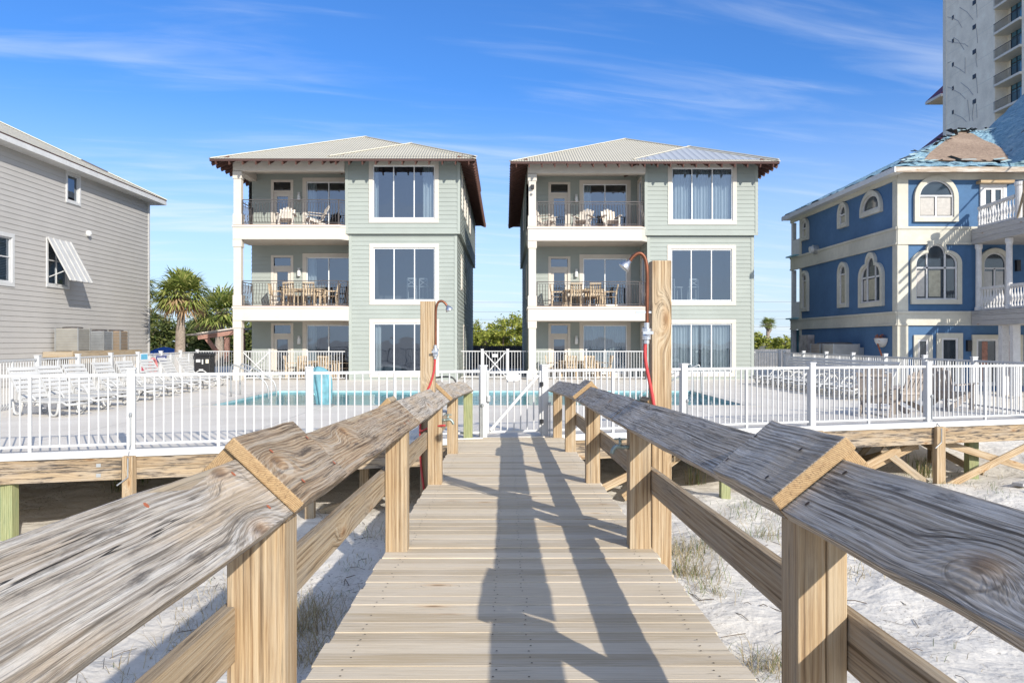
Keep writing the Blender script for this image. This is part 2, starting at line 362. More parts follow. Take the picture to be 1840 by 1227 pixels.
def gz(x, y):
    z = -1.22 + .07*math.sin(x*.9+1.3)*math.cos(y*.7) + .05*math.sin(x*2.3+y*1.7) + .02*math.sin(x*5.1-y*4.3)
    # rises beneath and behind the pool deck
    k = min(1, max(0, (y-(16+.29*max(-14, min(12, x))))/9.0)); k = k*k*(3-2*k)
    z = z*(1-k) + (-.16)*k
    if y < 6: z += .05*math.sin(x*1.5+2)
    return z
# ------------------------------------------------------------------ ground
def axis(lo, hi, st, far):
    a = [lo+st*i for i in range(int((hi-lo)/st)+1)]; q = st; L = []; x = lo
    while x > -far: q *= 1.5; x -= q; L.insert(0, x)
    q = st; x = a[-1]; H = []
    while x < far: q *= 1.5; x += q; H.append(x)
    return L+a+H
xs = axis(-18, 18, .25, 2500); ys = axis(-3, 27, .25, 2500)
b = MB(); nx = len(xs)
pts = [(x, y, gz(x, y)+(rng.random()-.5)*.012) for y in ys for x in xs]
b.mesh(pts, [[j*nx+i, j*nx+i+1, (j+1)*nx+i+1, (j+1)*nx+i] for j in range(len(ys)-1) for i in range(nx-1)])
struct(b.build('sand_ground', M['sand'], smooth=True))

# ------------------------------------------------------------------ pool deck, pool
FS = .29; FY = 13.55                       # the pool fence line: Y = FY + FS*X
FE = V((1, FS, 0)).normalized(); FN = V((FE.y, -FE.x, 0))
def fl(x, off=0, z=0.0): return V((x, FY+FS*x, z)) + FN*off
PX0, PX1, PY0, PY1 = -7.4, 6.0, 20.2, 26.2
b = MB(); e = .10
def slab(poly, z1=0.0, z0=-.12):
    b.prism(poly, lambda x, y, z: (x, y, z), z0, z1)
f0 = fl(-22, e); f1 = fl(11.75, e)
slab([(f0.x, f0.y), (f1.x, f1.y), (11.75, PY0), (-22, PY0)])
slab([(-22, PY0), (PX0, PY0), (PX0, PY1), (-22, PY1)]); slab([(PX1, PY0), (11.75, PY0), (11.75, PY1), (PX1, PY1)])
slab([(-22, PY1), (11.75, PY1), (11.75, 38), (-22, 38)])
struct(b.build('pool_deck', M['concrete']))
b = MB(); d = .9; ox0, ox1, oy0, oy1 = PX0, PX1, PY0, PY1; PX0 += .004; PX1 -= .004; PY0 += .004; PY1 -= .004
b.face([(PX0, PY0, -d), (PX1, PY0, -d), (PX1, PY1, -d), (PX0, PY1, -d)])
for p, q in (((PX0, PY0), (PX1, PY0)), ((PX1, PY0), (PX1, PY1)), ((PX1, PY1), (PX0, PY1)), ((PX0, PY1), (PX0, PY0))):
    b.face([(*p, -d), (*q, -d), (*q, -.001), (*p, -.001)])
PX0, PX1, PY0, PY1 = ox0, ox1, oy0, oy1
tile = NT('pool tile'); pp = tile.pos()
br = tile.n('ShaderNodeTexBrick'); tile.l(pp, br.inputs['Vector'])
tile.l(tile.ramp(tile.noise(pp, 3, 4), [(.3, (.24, .40, .43)), (.7, (.38, .56, .59))]), tile.b.inputs['Base Color'])
struct(b.build('pool_basin', tile.m))
wt = NT('pool water'); pw = wt.pos()
gl = wt.n('ShaderNodeBsdfGlossy'); gl.inputs['Roughness'].default_value = .03
tr = wt.n('ShaderNodeBsdfTransparent'); tr.inputs[0].default_value = (.62, .92, .95, 1)
fz = wt.n('ShaderNodeFresnel'); fz.inputs[0].default_value = 1.33
bm = wt.n('ShaderNodeBump'); bm.inputs['Distance'].default_value = .012; wt.l(wt.noise(pw, 2.2, 3, .5), bm.inputs['Height'])
wt.l(bm.outputs[0], gl.inputs['Normal']); wt.l(bm.outputs[0], fz.inputs['Normal'])
ms = wt.n('ShaderNodeMixShader'); wt.l(wt.ma('MULTIPLY', fz.outputs[0], .62), ms.inputs[0]); wt.l(tr.outputs[0], ms.inputs[1]); wt.l(gl.outputs[0], ms.inputs[2]); wt.l(ms.outputs[0], wt.o.inputs[0])
b = MB(); b.face([(PX0+.005, PY0+.005, -.055), (PX1-.005, PY0+.005, -.055), (PX1-.005, PY1-.005, -.055), (PX0+.005, PY1-.005, -.055)])
struct(b.build('pool_water', wt.m))
# coping
b = MB(); c = .32
for x0, x1, y0, y1 in ((PX0-c, PX1+c, PY0-c, PY0-.002), (PX0-c, PX1+c, PY1+.002, PY1+c), (PX0-c, PX0-.002, PY0, PY1), (PX1+.002, PX1+c, PY0, PY1)):
    b.box(x0, x1, y0, y1, .004, .012)
struct(b.build('pool_coping', plain('coping concrete', (.54, .51, .46), .8, var=.06)))

# ------------------------------------------------------------------ timber edge that carries the deck
te = thing('timber_deck_edge', 'long stained timber beam on piles carrying the front edge of the pool deck', 'beam', fl(0, .2, -.4))
def edge_seg(x0, x1):
    g = MB(); p = fl(x0, .14); q = fl(x1, .14)
    for z0, z1 in ((-.235, -.085), (-.41, -.238)):
        g.bar((p.x, p.y, (z0+z1)/2), (q.x, q.y, (z0+z1)/2), .05, z1-z0)
    g.build('beam_board', M['beam_wood'], te, bevel=.004)
XS = [-21, -15.6, -10.65, -8.1, -5.6, -3.07, -.86]
for i in range(len(XS)-1): edge_seg(XS[i]+.01, XS[i+1]-.01)
XR = [1.04, 3.2, 5.78, 8.36, 11.7]
for i in range(len(XR)-1): edge_seg(XR[i]+.01, XR[i+1]-.01)
g = MB(); p = fl(-21, .14); q = fl(-.42, .14); g.bar((p.x, p.y, -.028), (q.x, q.y, -.028), .11, .10)
p = fl(.72, .14); q = fl(11.75, .14); g.bar((p.x, p.y, -.028), (q.x, q.y, -.028), .11, .10)
g.build('white_kerb', plain('white edging', (.62, .61, .59), .6, var=.06), te, bevel=.004)
def pile(x, off, mat, w=.15, top=-.41, base=None):
    g = MB(); p = fl(x, off); z0 = gz(p.x, p.y)-.3
    g.bar((p.x, p.y, z0), (p.x, p.y, top), w, w, (0, 1, 0)); return g.build('pile', M[mat], te, bevel=.006)
for x, off, mat, w, top in ((-7.06, .02, 'green_wood', .17, -.41), (-5.53, .22, 'post_wood', .15, -.06), (-3.07, .22, 'post_wood', .14, -.06), (-10.65, .22, 'post_wood', .15, -.06), (-2.2, -.5, 'post_wood', .14, -.42),
                       (2.7, .1, 'post_wood', .14, -.06), (3.65, .6, 'green_wood', .16, -.5), (5.78, .22, 'post_wood', .14, -.06), (8.42, .22, 'post_wood', .17, -.06), (9.75, -.35, 'green_wood', .2, -.41), (8.6, -2.6, 'post_wood', .18, -.15), (6.2, -2.6, 'post_wood', .18, -.15), (10.9, -2.6, 'post_wood', .18, -.15), (4.2, -2.6, 'post_wood', .16, -.15)):
    pile(x, off, mat, w, top)
def brace(a, c, w=.04, h=.14, mat='post_wood'):
    g = MB(); g.bar(a, c, w, h); g.build('brace', M[mat], te, bevel=.003)
brace(fl(8.75, .06, -1.28), fl(11.2, -.06, -.44)); brace(fl(8.9, -.12, -.45), fl(11.6, -.1, -1.25))
brace(fl(6.0, -.02, -1.2), fl(7.75, -.04, -.5)); brace(fl(6.5, -.22, -1.15), fl(8.3, -.2, -.46)); brace(fl(7.4, -.1, -.5), fl(8.3, .04, -1.2), mat='rail_wood')
brace(fl(8.4, -.3, -.5), fl(8.9, -2.5, -1.1)); brace(fl(9.5, -2.5, -.4), fl(8.6, -2.4, -1.15), mat='rail_wood')
brace(fl(9.75, -2.5, -.4), fl(10.2, -.5, -1.2), mat='rail_wood'); brace(fl(1.3, -.1, -1.15), fl(2.6, -.2, -.65)); brace(fl(-2.9, -.2, -1.15), fl(-1.6, -.3, -.75)); brace(fl(2.2, -.3, -1.2), fl(3.2, -.2, -.5))
# the white connection plates on the beam
for zz in (-.19, -.335):
    g = MB(); p = fl(-5.93, .168, zz); g.bar(p-FE*.03, p+FE*.03, .006, .05); g.build('plate', M['steel'], te)

# ------------------------------------------------------------------ boardwalk
SL = -.0252
def zb(y): return .34+SL*y
bw = thing('boardwalk', 'straight bleached plank boardwalk running up to the white pool gate', 'boardwalk', (.1, 6, .1))
b = MB(); y = -2.2; r2 = random.Random(3)
while y < 13.38:
    wd = .138+r2.random()*.002; dz = (r2.random()-.5)*.006; tl = (r2.random()-.5)*.004
    x0 = -.80+(r2.random()-.5)*.018; x1 = .99+(r2.random()-.5)*.022; z0 = zb(y)
    yb = (r2.random()-.5)*.004
    if y+wd > 13.2: x0, x1 = -.80, .97
    a, c = .038, dz
    b.hexa([(x0, y, z0-a+c), (x0, y+wd, z0+SL*wd-a+c), (x0, y+wd, z0+SL*wd+c-tl), (x0, y, z0+c), (x1, y+yb, z0-a+c), (x1, y+wd+yb, z0+SL*wd-a+c), (x1, y+wd+yb, z0+SL*wd+c+tl), (x1, y+yb, z0+c)], x1-x0)
    y += wd+.0032
b.build('planks', M['plank_wood'], bw, bevel=.0025)
b = MB()
for x in (-.66, -.05, .1, .86):
    y = -2.15
    while y < 13.3:
        for q in (.03, .105):
            xx = x+(r2.random()-.5)*.03; yy = y+q+(r2.random()-.5)*.01; zz = zb(yy)+.0042
            if r2.random() < .85:
                b.face([(xx+.005*math.cos(k*1.047), yy+.005*math.sin(k*1.047), zz) for k in range(6)])
        y += .1425
b.build('nail_heads', M['nail'], bw)['kind'] = 'stuff'
for x in (-.765, .1, .955):
    b = MB(); b.bar((x, -2.2, zb(-2.2)-.15), (x, 13.3, zb(13.3)-.15), .04, .2); b.build('joist', M['rail_wood'], bw, bevel=.003)
for yy in (-.2, 2.4, 5.4, 8.35, 11.2):
    for x in (-.64, .82):
        b = MB(); b.bar((x, yy+.3, gz(x, yy)-.3), (x, yy+.3, zb(yy)-.06), .14, .14, (0, 1, 0)); b.build('pile', M['post_wood'], bw, bevel=.005)

# ------------------------------------------------------------------ hand rails
def loft(g, prof, ys, fx, mi=0, ei=None, rj=0.0, rr=None):
    # prof(y)-> list of 4 points (x,z) ; stations ys ; irregular like sawn timber
    rr = rr or random.Random(1); rings = []
    for y in ys:
        rings.append([V((p[0]+(rr.random()-.5)*rj, y, p[1]+(rr.random()-.5)*rj)) for p in prof(y)])
    i = len(g.v); acc = 0
    for q in rings: g.v += q
    for k in range(len(ys)-1):
        L0 = ys[k]-ys[0]; L1 = ys[k+1]-ys[0]; acc = 0
        for a in range(4):
            c = (a+1) % 4; wd = (V(prof(ys[0])[a])-V(prof(ys[0])[c])).length
            g.f.append([i+k*4+a, i+k*4+c, i+(k+1)*4+c, i+(k+1)*4+a]); g.uv.append([(L0, acc), (L0, acc+wd), (L1, acc+wd), (L1, acc)]); g.mi.append(mi); acc += wd+.37
    ei = mi if ei is None else ei
    w0 = (V(prof(ys[0])[0])-V(prof(ys[0])[1])).length; w1 = (V(prof(ys[0])[1])-V(prof(ys[0])[2])).length
    q = [(0, 0), (w0, 0), (w0, w1), (0, w1)]
    g.f.append([i+3, i+2, i+1, i]); g.uv.append(q[::-1]); g.mi.append(ei)
    e = i+(len(ys)-1)*4; g.f.append([e, e+1, e+2, e+3]); g.uv.append(q); g.mi.append(ei)

def railing(side, label):
    s = side                                      # -1 left, +1 right
    rt = thing('wooden_railing', label, 'railing', (s*.8, 6, .3), group='wooden railings of the boardwalk')
    xin = -.62 if s < 0 else .80
    cu, su = (.731, .682) if s < 0 else (.772, .636)
    u = V((s*cu, su)); n = V((-s*su, cu)); T = .046; W = .235
    def edge(y):                                  # lower inner top edge of the cap, world x,z
        k = max(0, (y-9.5)/4.0)
        return V((xin-s*.10*k*k, zb(y)+(.818 if s < 0 else .83)-.035*k))
    def inner(y, off=0.0, w0=0.0, w1=W, t=T):
        e = edge(y)+n*off
        return [e+u*w0-n*t, e+u*w1-n*t, e+u*w1, e+u*w0]
    n2 = V((s*.682, .731)); u2 = V((s*.70, -.714))
    def outer(y, off=0.0, w1=.19, t=T):
        e = edge(y)+u*(W-.002)+n2*off+u2*.001
        return [e-n2*t, e+u2*w1-n2*t, e+u2*w1, e]
    st = lambda a, c, k: [a+(c-a)*i/k for i in range(k+1)]
    rr = random.Random(5+s)
    mats = ['cap_grey', 'cap_warm', 'cap_grey', 'cap_grey'] if s < 0 else ['cap_blue', 'cap_blue', 'cap_blue', 'cap_blue']
    cuts = [-.7, 2.38, 5.9, 9.15, 13.45]
    if s > 0: cuts = [-.7, 2.36, 6.1, 9.35, 13.45]
    for i in range(4):
        g = MB(); a, c = cuts[i]+.004, cuts[i+1]-.004
        loft(g, lambda y: inner(y), st(a, c, 14), None, 0, 1, .007, rr); g.build('cap_board', [M[mats[i]], M['end']], rt, bevel=.006)
        g = MB(); loft(g, lambda y: outer(y), st(a+.05, c-.03, 10), None, 0, 1, .005, rr); g.build('outer_cap_board', [M['rail_wood'], M['end']], rt, bevel=.005)
    # short splice pieces laid over the joints
    for a, c, m2 in ((cuts[1]-.03, cuts[1]+.63, 'cap_warm' if s < 0 else 'cap_blue'), (cuts[3]-.1, 13.4, 'cap_grey' if s < 0 else 'cap_blue')):
        if a > 8: c = a+.75
        g = MB(); loft(g, lambda y: inner(y, T+.001, -.004, W+.046, .046), st(a, c, 5), None, 0, 1, .006, rr); g.build('splice_board', [M[m2], M['end']], rt, bevel=.006)
        g = MB(); loft(g, lambda y: outer(y, T+.001, .2, .046), st(a+.02, c-.02, 4), None, 0, 1, .004, rr); g.build('outer_splice_board', [M['post_wood'], M['end']], rt, bevel=.005)
    g = MB(); loft(g, lambda y: outer(y, T+.001, .2, .04), st(5.62, 5.95, 4), None, 0, 1, .004, rr); g.build('outer_splice_board', [M['post_wood'], M['end']], rt, bevel=.005)
    # posts
    for i, (y, wy) in enumerate(((2.40, .14), (5.37, .14), (8.3, .14), (11.07, .14), (13.2, .15)) if s < 0 else ((2.32, .14), (5.45, .14), (8.38, .14), (11.28, .14), (13.4, .14))):
        xi = -.655 if s < 0 else .84; wx = .145
        if s < 0 and i == 0: wx = .175
        if i == 4: xi = -.54 if s < 0 else .80
        y0, y1 = y, y+wy; xo = xi+s*wx
        def top(x, yy): 
            e = edge(yy); k = (abs(x-e.x))/cu
            return min(e.y+k*su, e.y+su*W-max(0, k-W)*.7)-T*1.42
        g = MB(); zz = zb(y)-.02
        parts = [(xi, xo)] if not (s > 0 and i == 0) else [(xi, xi+.083), (xi+.0855, xo)]
        for p, q in parts:
            p, q = (p, q) if p < q else (q, p)
            g.hexa([(p, y0, zz), (q, y0, zz), (q, y1, zz), (p, y1, zz), (p, y0, top(p, y0)), (q, y0, top(q, y0)), (q, y1, top(q, y1)), (p, y1, top(p, y1))], 1.0, 0)
        g.build('post', M['green_wood' if (s < 0 and i == 4) else 'post_wood'], rt, bevel=.006)
    ys_ = [-.7, 2.45, 5.5, 8.4, 11.2, 13.4]
    for i in range(5):
        g = MB(); x = -.825 if s < 0 else 1.008
        g.bar((x, ys_[i]+.003, zb(ys_[i])+.45), (x, ys_[i+1]-.003, zb(ys_[i+1])+.45), .042, .165)
        g.build('mid_rail', M['rail_wood'], rt, bevel=.004)
    # screw heads on the caps
    g = MB()
    for y in (1.02, 1.35, 1.72, 2.25, 2.5, 2.95, 5.3, 5.5, 8.3, 8.5):
        for k in ((.055, .19) if y > 2 else (.2,)):
            e = edge(y)+u*k+n*(T+.0045 if 2.35 < y < 3.0 else .0012)
            pts = []
            for j in range(8):
                a = j*math.pi/4; q = u*(.0085*math.cos(a)); pts.append((e.x+q.x, y+.0085*math.sin(a), e.y+q.y))
            g.face(pts)
    g.build('screw_heads', M['rust' if s < 0 else 'nail'], rt)['kind'] = 'stuff'
    return rt
railing(-1, 'weathered wooden railing on the left of the boardwalk, tan boards with a big swirled knot')
railing(1, 'weathered wooden railing on the right of the boardwalk, silver grey cap boards')

# ------------------------------------------------------------------ rinse showers and taps
def arcpts(pts, n=6):
    # catmull-rom through points
    P = [V(p) for p in pts]; P = [P[0]*2-P[1]]+P+[P[-1]*2-P[-2]]; o = []
    for i in range(1, len(P)-2):
        for k in range(n):
            t = k/n; a, b_, c, d_ = P[i-1], P[i], P[i+1], P[i+2]
            o.append(.5*((2*b_)+(c-a)*t+(2*a-5*b_+4*c-d_)*t*t+(3*b_-a-3*c+d_)*t**3))
    o.append(P[-2]); return o
def pxp(px, py, y): return V(((px-CX)*y/FPX, y, CAMZ+(HY-py)*y/FPX))
def shower(label, post, pipe, valve, head, hose, hose2=None, clip=None):
    (x0, x1, y0, y1, z0, z1), mat = post
    t = thing('outdoor_shower', label, 'shower', ((x0+x1)/2, (y0+y1)/2, z0), group='rinse showers beside the boardwalk')
    g = MB(); g.box(x0, x1, y0, y1, z0, z1); g.build('post', M[mat], t, bevel=.006)
    g = MB(); g.tube(arcpts(pipe), .0125, 10); g.build('pipe', M['copper'], t, smooth=True)
    g = MB(); a, c = V(head[0]), V(head[1]); d_ = (c-a)
    g.tube([a, a+d_*.25, a+d_*.35, a+d_*.9, c], 1, 14, taper=[.014, .016, .026, .042, .04]); g.build('shower_head', M['chrome'], t, smooth=True)
    g = MB(); v = V(valve)
    g.lathe([(.02, -.075), (.02, -.05), (.03, -.045), (.03, -.02), (.026, 0), (.034, .005), (.034, .03), (.02, .035), (.02, .07)], v, 12)
    g.tube([v, v+V((0, -.055, 0))], .016, 10); g.bar(v+V((-.035, -.058, 0)), v+V((.035, -.058, 0)), .012, .02); g.build('valve', M['chrome'], t)
    g = MB(); g.tube(arcpts(hose), .012, 8)
    if hose2: g.tube(arcpts(hose2), .011, 8)
    g.build('hose', M['hose'], t, smooth=True)
    if clip:
        g = MB(); g.bar(clip[0], clip[1], .012, .014); g.build('lever', M['chrome'], t)
    return t
Y = 8.5
P = lambda px, py, y=Y: pxp(px, py, y)
shower('slim rinse shower left of the boardwalk, its copper pipe bent to the right',
       ((P(755, 541).x, P(781, 541).x, Y, Y+.15, gz(-.8, 8.5)-.2, P(0, 541).z), 'post_wood'),
       [P(783, 636), P(783, 580), P(783.5, 556), P(787, 544), P(793, 541), P(799, 544), P(804, 551)], P(782.5, 632), (P(803, 549), P(808, 558)),
       [P(782, 640), P(780, 665), P(773, 690), P(764, 708), P(758, 722, Y-.02), P(755, 770, Y-.02), P(756, 830, Y-.02), P(762, 880, Y-.02)], [P(756, 775, 8.45), P(775, 767, 8.35), P(800, 764, 8.27)])
Y = 5.6; P = lambda px, py, y=Y: pxp(px, py, y)
shower('tall rinse shower right of the boardwalk, its copper pipe arched to the left',
       ((P(1171.5, 0).x, P(1207, 0).x, Y, Y+.14, gz(1, 5.5)-.2, P(0, 468).z), 'post_wood'),
       [P(1162.5, 600), P(1163, 540), P(1163, 490), P(1160, 467), P(1153, 456.5), P(1145, 456), P(1137, 462), P(1131, 470)], P(1162, 598), (P(1132, 469), P(1120, 482)),
       [P(1161, 608), P(1159, 630), P(1161, 655), P(1167, 685), P(1173, 715), P(1180, 760, Y-.015)], None, (P(1142, 561), P(1170, 561)))
def tapper(label, p, sx):
    t = thing('garden_tap', label, 'tap', p, group='garden taps on the railing posts')
    p = V(p); g = MB()
    g.tube([p, p+V((sx*.045, 0, 0))], .014, 10); g.tube(arcpts([p+V((sx*.04, 0, 0)), p+V((sx*.085, 0, .004)), p+V((sx*.11, 0, -.02)), p+V((sx*.118, 0, -.045))]), .015, 10)
    g.tube([p+V((sx*.062, 0, 0)), p+V((sx*.062, 0, .05))], .011, 10); g.build('spout', M['brass'], t, smooth=True)
    g = MB(); c = p+V((sx*.062, 0, .055))
    g.bar(c-V((.04, 0, 0)), c+V((.04, 0, 0)), .014, .012); g.bar(c-V((0, .04, 0)), c+V((0, .04, 0)), .014, .0115); g.build('handle', M['brass'], t, bevel=.003)
tapper('small brass garden tap on a post of the right railing, blue-grey patina', (.84, 5.47, .885), -1)
tapper('small brass garden tap with a red hose on a post of the left railing', (-.655, 8.33, .79), 1)
# ------------------------------------------------------------------ white metal fences
def fence(name, label, p0, p1, posts, h=1.12, gap=.118, pw=.115, zoff=0.0, mid=True, cat='fence', ends=(True, True), postless=False, drop=.085):
    p0 = V(p0); p1 = V(p1); d = (p1-p0); L = d.length; d.normalize()
    t = thing(name, label, cat, (p0+p1)/2, group='white pool fences')
    up = V((0, 0, 1)); T = list(posts)
    for i, s in enumerate(T):
        if s is None: continue
        if (i == 0 and not ends[0]) or (i == len(T)-1 and not ends[1]): continue
        q = p0+d*s; g = MB(); g.bar(q, q+up*(h+.06), pw, pw, d)
        po = g.build('post', M['white'], t, bevel=.004)
        g = MB(); g.bar(q+up*(h+.0605), q+up*(h+.085), pw+.02, pw+.02, d); g.build('post_cap', M['white'], po, bevel=.004)
    for i in range(len(T)-1):
        a, b_ = T[i]+pw/2, T[i+1]-pw/2
        pa, pb = p0+d*a, p0+d*b_
        g = MB(); g.bar(pa+up*(h-.02), pb+up*(h-.02), .04, .045); g.build('top_rail', M['white'], t, bevel=.003)
        g = MB(); g.bar(pa+up*drop, pb+up*drop, .03, .036); g.build('bottom_rail', M['white'], t, bevel=.003)
        n = max(2, round((b_-a)/gap)); g = MB(); w0, w1 = drop+.0185, h-.043
        md = n//2 if (mid and n > 12) else -1
        for k in range(1, n):
            q = p0+d*(a+(b_-a)*k/n)
            if k == md: g.bar(q+up*.005, q+up*(drop-.0185), .045, .045, d); g.bar(q+up*w0, q+up*w1, .045, .045, d)
            else: g.bar(q+up*w0, q+up*w1, .02, .02, d)
        g.build('pickets', M['white'], t)
    return t
def onfl(x): return x/FE.x
def flp(x): return fl(x, 0, .004)
X0 = -13.2
fence('pool_fence', 'white picket pool fence left of the gate, along the front edge of the deck', flp(X0), flp(-.371), [onfl(x-X0) for x in (-13.2, -10.65, -8.1, -5.535, -3.073, -.371)], zoff=0, ends=(True, True), gap=.128)
fence('pool_fence', 'white picket pool fence right of the gate, along the front edge of the deck', flp(.664), flp(11.1), [onfl(x-.664) for x in (.664, 3.195, 5.775, 8.36, 11.1)], gap=.112)
# conduits on the posts
for x, lb, pw_ in ((-5.535, 'thin grey conduit pipe on the second white fence post left of the gate', 0), (8.36, 'thin grey conduit pipe bending under the deck at a right fence post', 0), (-.40, 'short grey drop rod on the left gate post', 1), (.70, 'short grey drop rod on the right gate post', 1), (3.2, 'thin grey drop rod on the first fence post right of the gate', 1)):
    dx = .035 if x > 0 else .0
    t = thing('conduit', lb, 'pipe', fl(x, .1, .3)); g = MB()
    if pw_: pts = [fl(x+dx, .074, .52), fl(x+dx, .074, .01)]
    else: pts = [fl(x+dx, .075, .50), fl(x+dx, .075, .08), fl(x+dx, .185 if x < 0 else .20, -.0), fl(x+dx, .31, -.1), fl(x+dx, .31, -.36), fl(x+dx-.14, .31, -.47)]
    g.tube(pts, .011, 8); g.build('pipe', M['steel'], t)
    g = MB(); g.lathe([(.02, 0), (.024, .01), (.024, .04), (.012, .055)], pts[0], 10); g.build('cap', M['steel'], t)
# gate
ga, gb = -.30, .592
gt = thing('pool_gate', 'white picket gate with a diagonal brace and a blank white sign', 'gate', flp(.15))
g = MB(); H_ = 1.10; up = V((0, 0, 1))
for x in (ga, gb): g.bar(flp(x)+up*.06, flp(x)+up*H_, .05, .045, FE)
for z in (.085, H_-.02): g.bar(flp(ga+.03)+up*z, flp(gb-.03)+up*z, .03, .04)
g.build('gate_frame', M['white'], gt, bevel=.003)
g = MB(); n = 8
for k in range(1, n): q = flp(ga+(gb-ga)*k/n); g.bar(q+up*.106, q+up*(H_-.042), .02, .02, FE)
g.build('pickets', M['white'], gt)
g = MB(); g.bar(fl(ga+.04, .03, .12), fl(gb-.04, .03, H_-.07), .02, .05); g.build('brace', M['white'], gt, bevel=.003)
g = MB()
ol = []; sw, sh, rr_ = .235, .115, .045
for cx_, cy_, a0 in ((sw/2-rr_, sh/2-rr_, 0), (-sw/2+rr_, sh/2-rr_, 90), (-sw/2+rr_, -sh/2+rr_, 180), (sw/2-rr_, -sh/2+rr_, 270)):
    ol += [(cx_+rr_*math.cos(R(a0+k*22.5)), cy_+rr_*math.sin(R(a0+k*22.5))) for k in range(5)]
F_ = fr(fl(.115, .055, 1.0), FE, (0, 0, 1), FN); g.prism(ol, F_, 0, .012); g.build('sign', plain('blank white sign', (.86, .86, .85), .4, var=.02), gt)
for z in (.25, .88):
    g = MB(); g.lathe([(.022, -.035), (.03, -.03), (.03, .03), (.022, .035)], fl(.60, .06, z), 12); g.build('hinge', M['black'], gt)
g = MB(); g.bar(fl(-.315, .05, .66), fl(-.315, .05, 1.12), .03, .04, FE); g.build('latch_tube', M['steel'], gt, bevel=.004)
g = MB(); g.bar(fl(-.30, .05, .60), fl(-.30, .05, .70), .09, .06, FE); g.build('latch_box', M['steel'], gt, bevel=.006)

# far fences
LF0, LF1 = V((-11.5, 17.9, .004)), V((-13.05, 34.2, .004)); L_ = (LF1-LF0).length
fence('pool_fence', 'white picket fence along the row of white loungers before the grey house', LF0, LF1, [L_*k/7 for k in range(8)], h=1.17, gap=.13)
RF0, RF1 = V((11.15, 16.9, .004)), V((11.75, 34.0, .004)); L_ = (RF1-RF0).length
fence('pool_fence', 'white picket fence along the row of loungers before the blue house', RF0, RF1, [L_*k/7 for k in range(8)], h=1.15, gap=.13)
fence('pool_fence', 'white picket fence in front of the patio of the left sage house', (-13.05, 34.2, .004), (-6.6, 33.45, .004), [0, 1.9, 3.2, 6.49], h=1.2, gap=.115, pw=.09, ends=(False, False))
fence('pool_fence', 'white picket fence in front of the patio of the right sage house', (.9, 33.9, .004), (5.9, 33.9, .004), [0, 2.5, 5.0], h=1.2, gap=.118, pw=.06, ends=(False, False))
fence('pool_fence', 'short white picket fence right of the left sage house', (-1.95, 34.3, .004), (-.98, 34.3, .004), [0, .97], h=1.2, gap=.12, ends=(False, True))
fence('pool_fence', 'short white picket fence between the cross-braced gate and the right house', (.1, 34.3, .004), (.95, 34.3, .004), [0, .85], h=1.2, gap=.12, ends=(True, False))
fence('pool_fence', 'short white picket fence between the right sage house and the blue house', (10.55, 34.6, .004), (11.75, 34.6, .004), [0, 1.2], h=1.16, gap=.12, ends=(False, True))
def xgate(label, p0, p1, h=1.2, sign=False):
    p0 = V(p0); p1 = V(p1); d = (p1-p0).normalized(); n = V((d.y, -d.x, 0)); t = thing('cross_braced_gate', label, 'gate', (p0+p1)/2, group='white gates with crossed braces')
    g = MB()
    for q in (p0, p1): g.bar(q+up*.05, q+up*h, .05, .04, d)
    for z in (.08, h-.02): g.bar(p0+d*.03+up*z, p1-d*.03+up*z, .03, .04)
    g.build('gate_frame', M['white'], t)
    L = (p1-p0).length; k_ = round(L/.12); g = MB()
    for k in range(1, k_): q = p0+d*L*k/k_; g.bar(q+up*.102, q+up*(h-.042), .02, .02, d)
    g.build('pickets', M['white'], t)
    for a, c in ((.12, h-.06), (h-.06, .12)):
        g = MB(); off = n*(.03 if a < c else .052); g.bar(p0+d*.03+up*a+off, p1-d*.03+up*c+off, .02, .05); g.build('brace', M['white'], t)
    if sign:
        g = MB(); q = (p0+p1)/2+up*(h-.2)+n*.08; g.bar(q-d*.12, q+d*.12, .01, .14); g.build('sign', M['white'], t)
xgate('white gate with crossed braces in the fence between the two sage houses', (-.92, 34.3, .004), (.04, 34.3, .004), sign=True)
xgate('white gate with crossed braces before the patio of the left sage house', (-10.9, 33.55, .004), (-9.75, 33.42, .004))

# ------------------------------------------------------------------ building kit
def siding(g, F, L, z0, z1, holes=(), course=.18, lip=.02, mi=0):
    n = round((z1-z0)/course); ch = (z1-z0)/n
    for k in range(n):
        a0, a1 = z0+k*ch, z0+(k+1)*ch
        cuts = sorted({a0, a1} | {h for H in holes for h in (H[2], H[3]) if a0 < h < a1})
        for i in range(len(cuts)-1):
            b0, b1 = cuts[i], cuts[i+1]; m = (b0+b1)/2
            hs = sorted((H[0], H[1]) for H in holes if H[2] <= m <= H[3]); x = 0.0; segs = []
            for p, q in hs:
                if p > x: segs.append((x, p))
                x = max(x, q)
            if x < L: segs.append((x, L))
            c0 = lip*(1-(b0-a0)/ch); c1 = lip*(1-(b1-a0)/ch)
            for p, q in segs:
                g.face([F(p, b0, c0), F(q, b0, c0), F(q, b1, c1), F(p, b1, c1)], [(p, b0), (q, b0), (q, b1), (p, b1)], mi)
                if i == 0: g.face([F(p, b0, 0), F(q, b0, 0), F(q, b0, c0), F(p, b0, c0)], None, mi)
def fbox(g, F, a0, a1, b0, b1, c0, c1, mi=0):
    p = [F(a0, b0, c0), F(a1, b0, c0), F(a1, b1, c0), F(a0, b1, c0), F(a0, b0, c1), F(a1, b0, c1), F(a1, b1, c1), F(a0, b1, c1)]
    g.hexa(p, abs(c1-c0), mi)
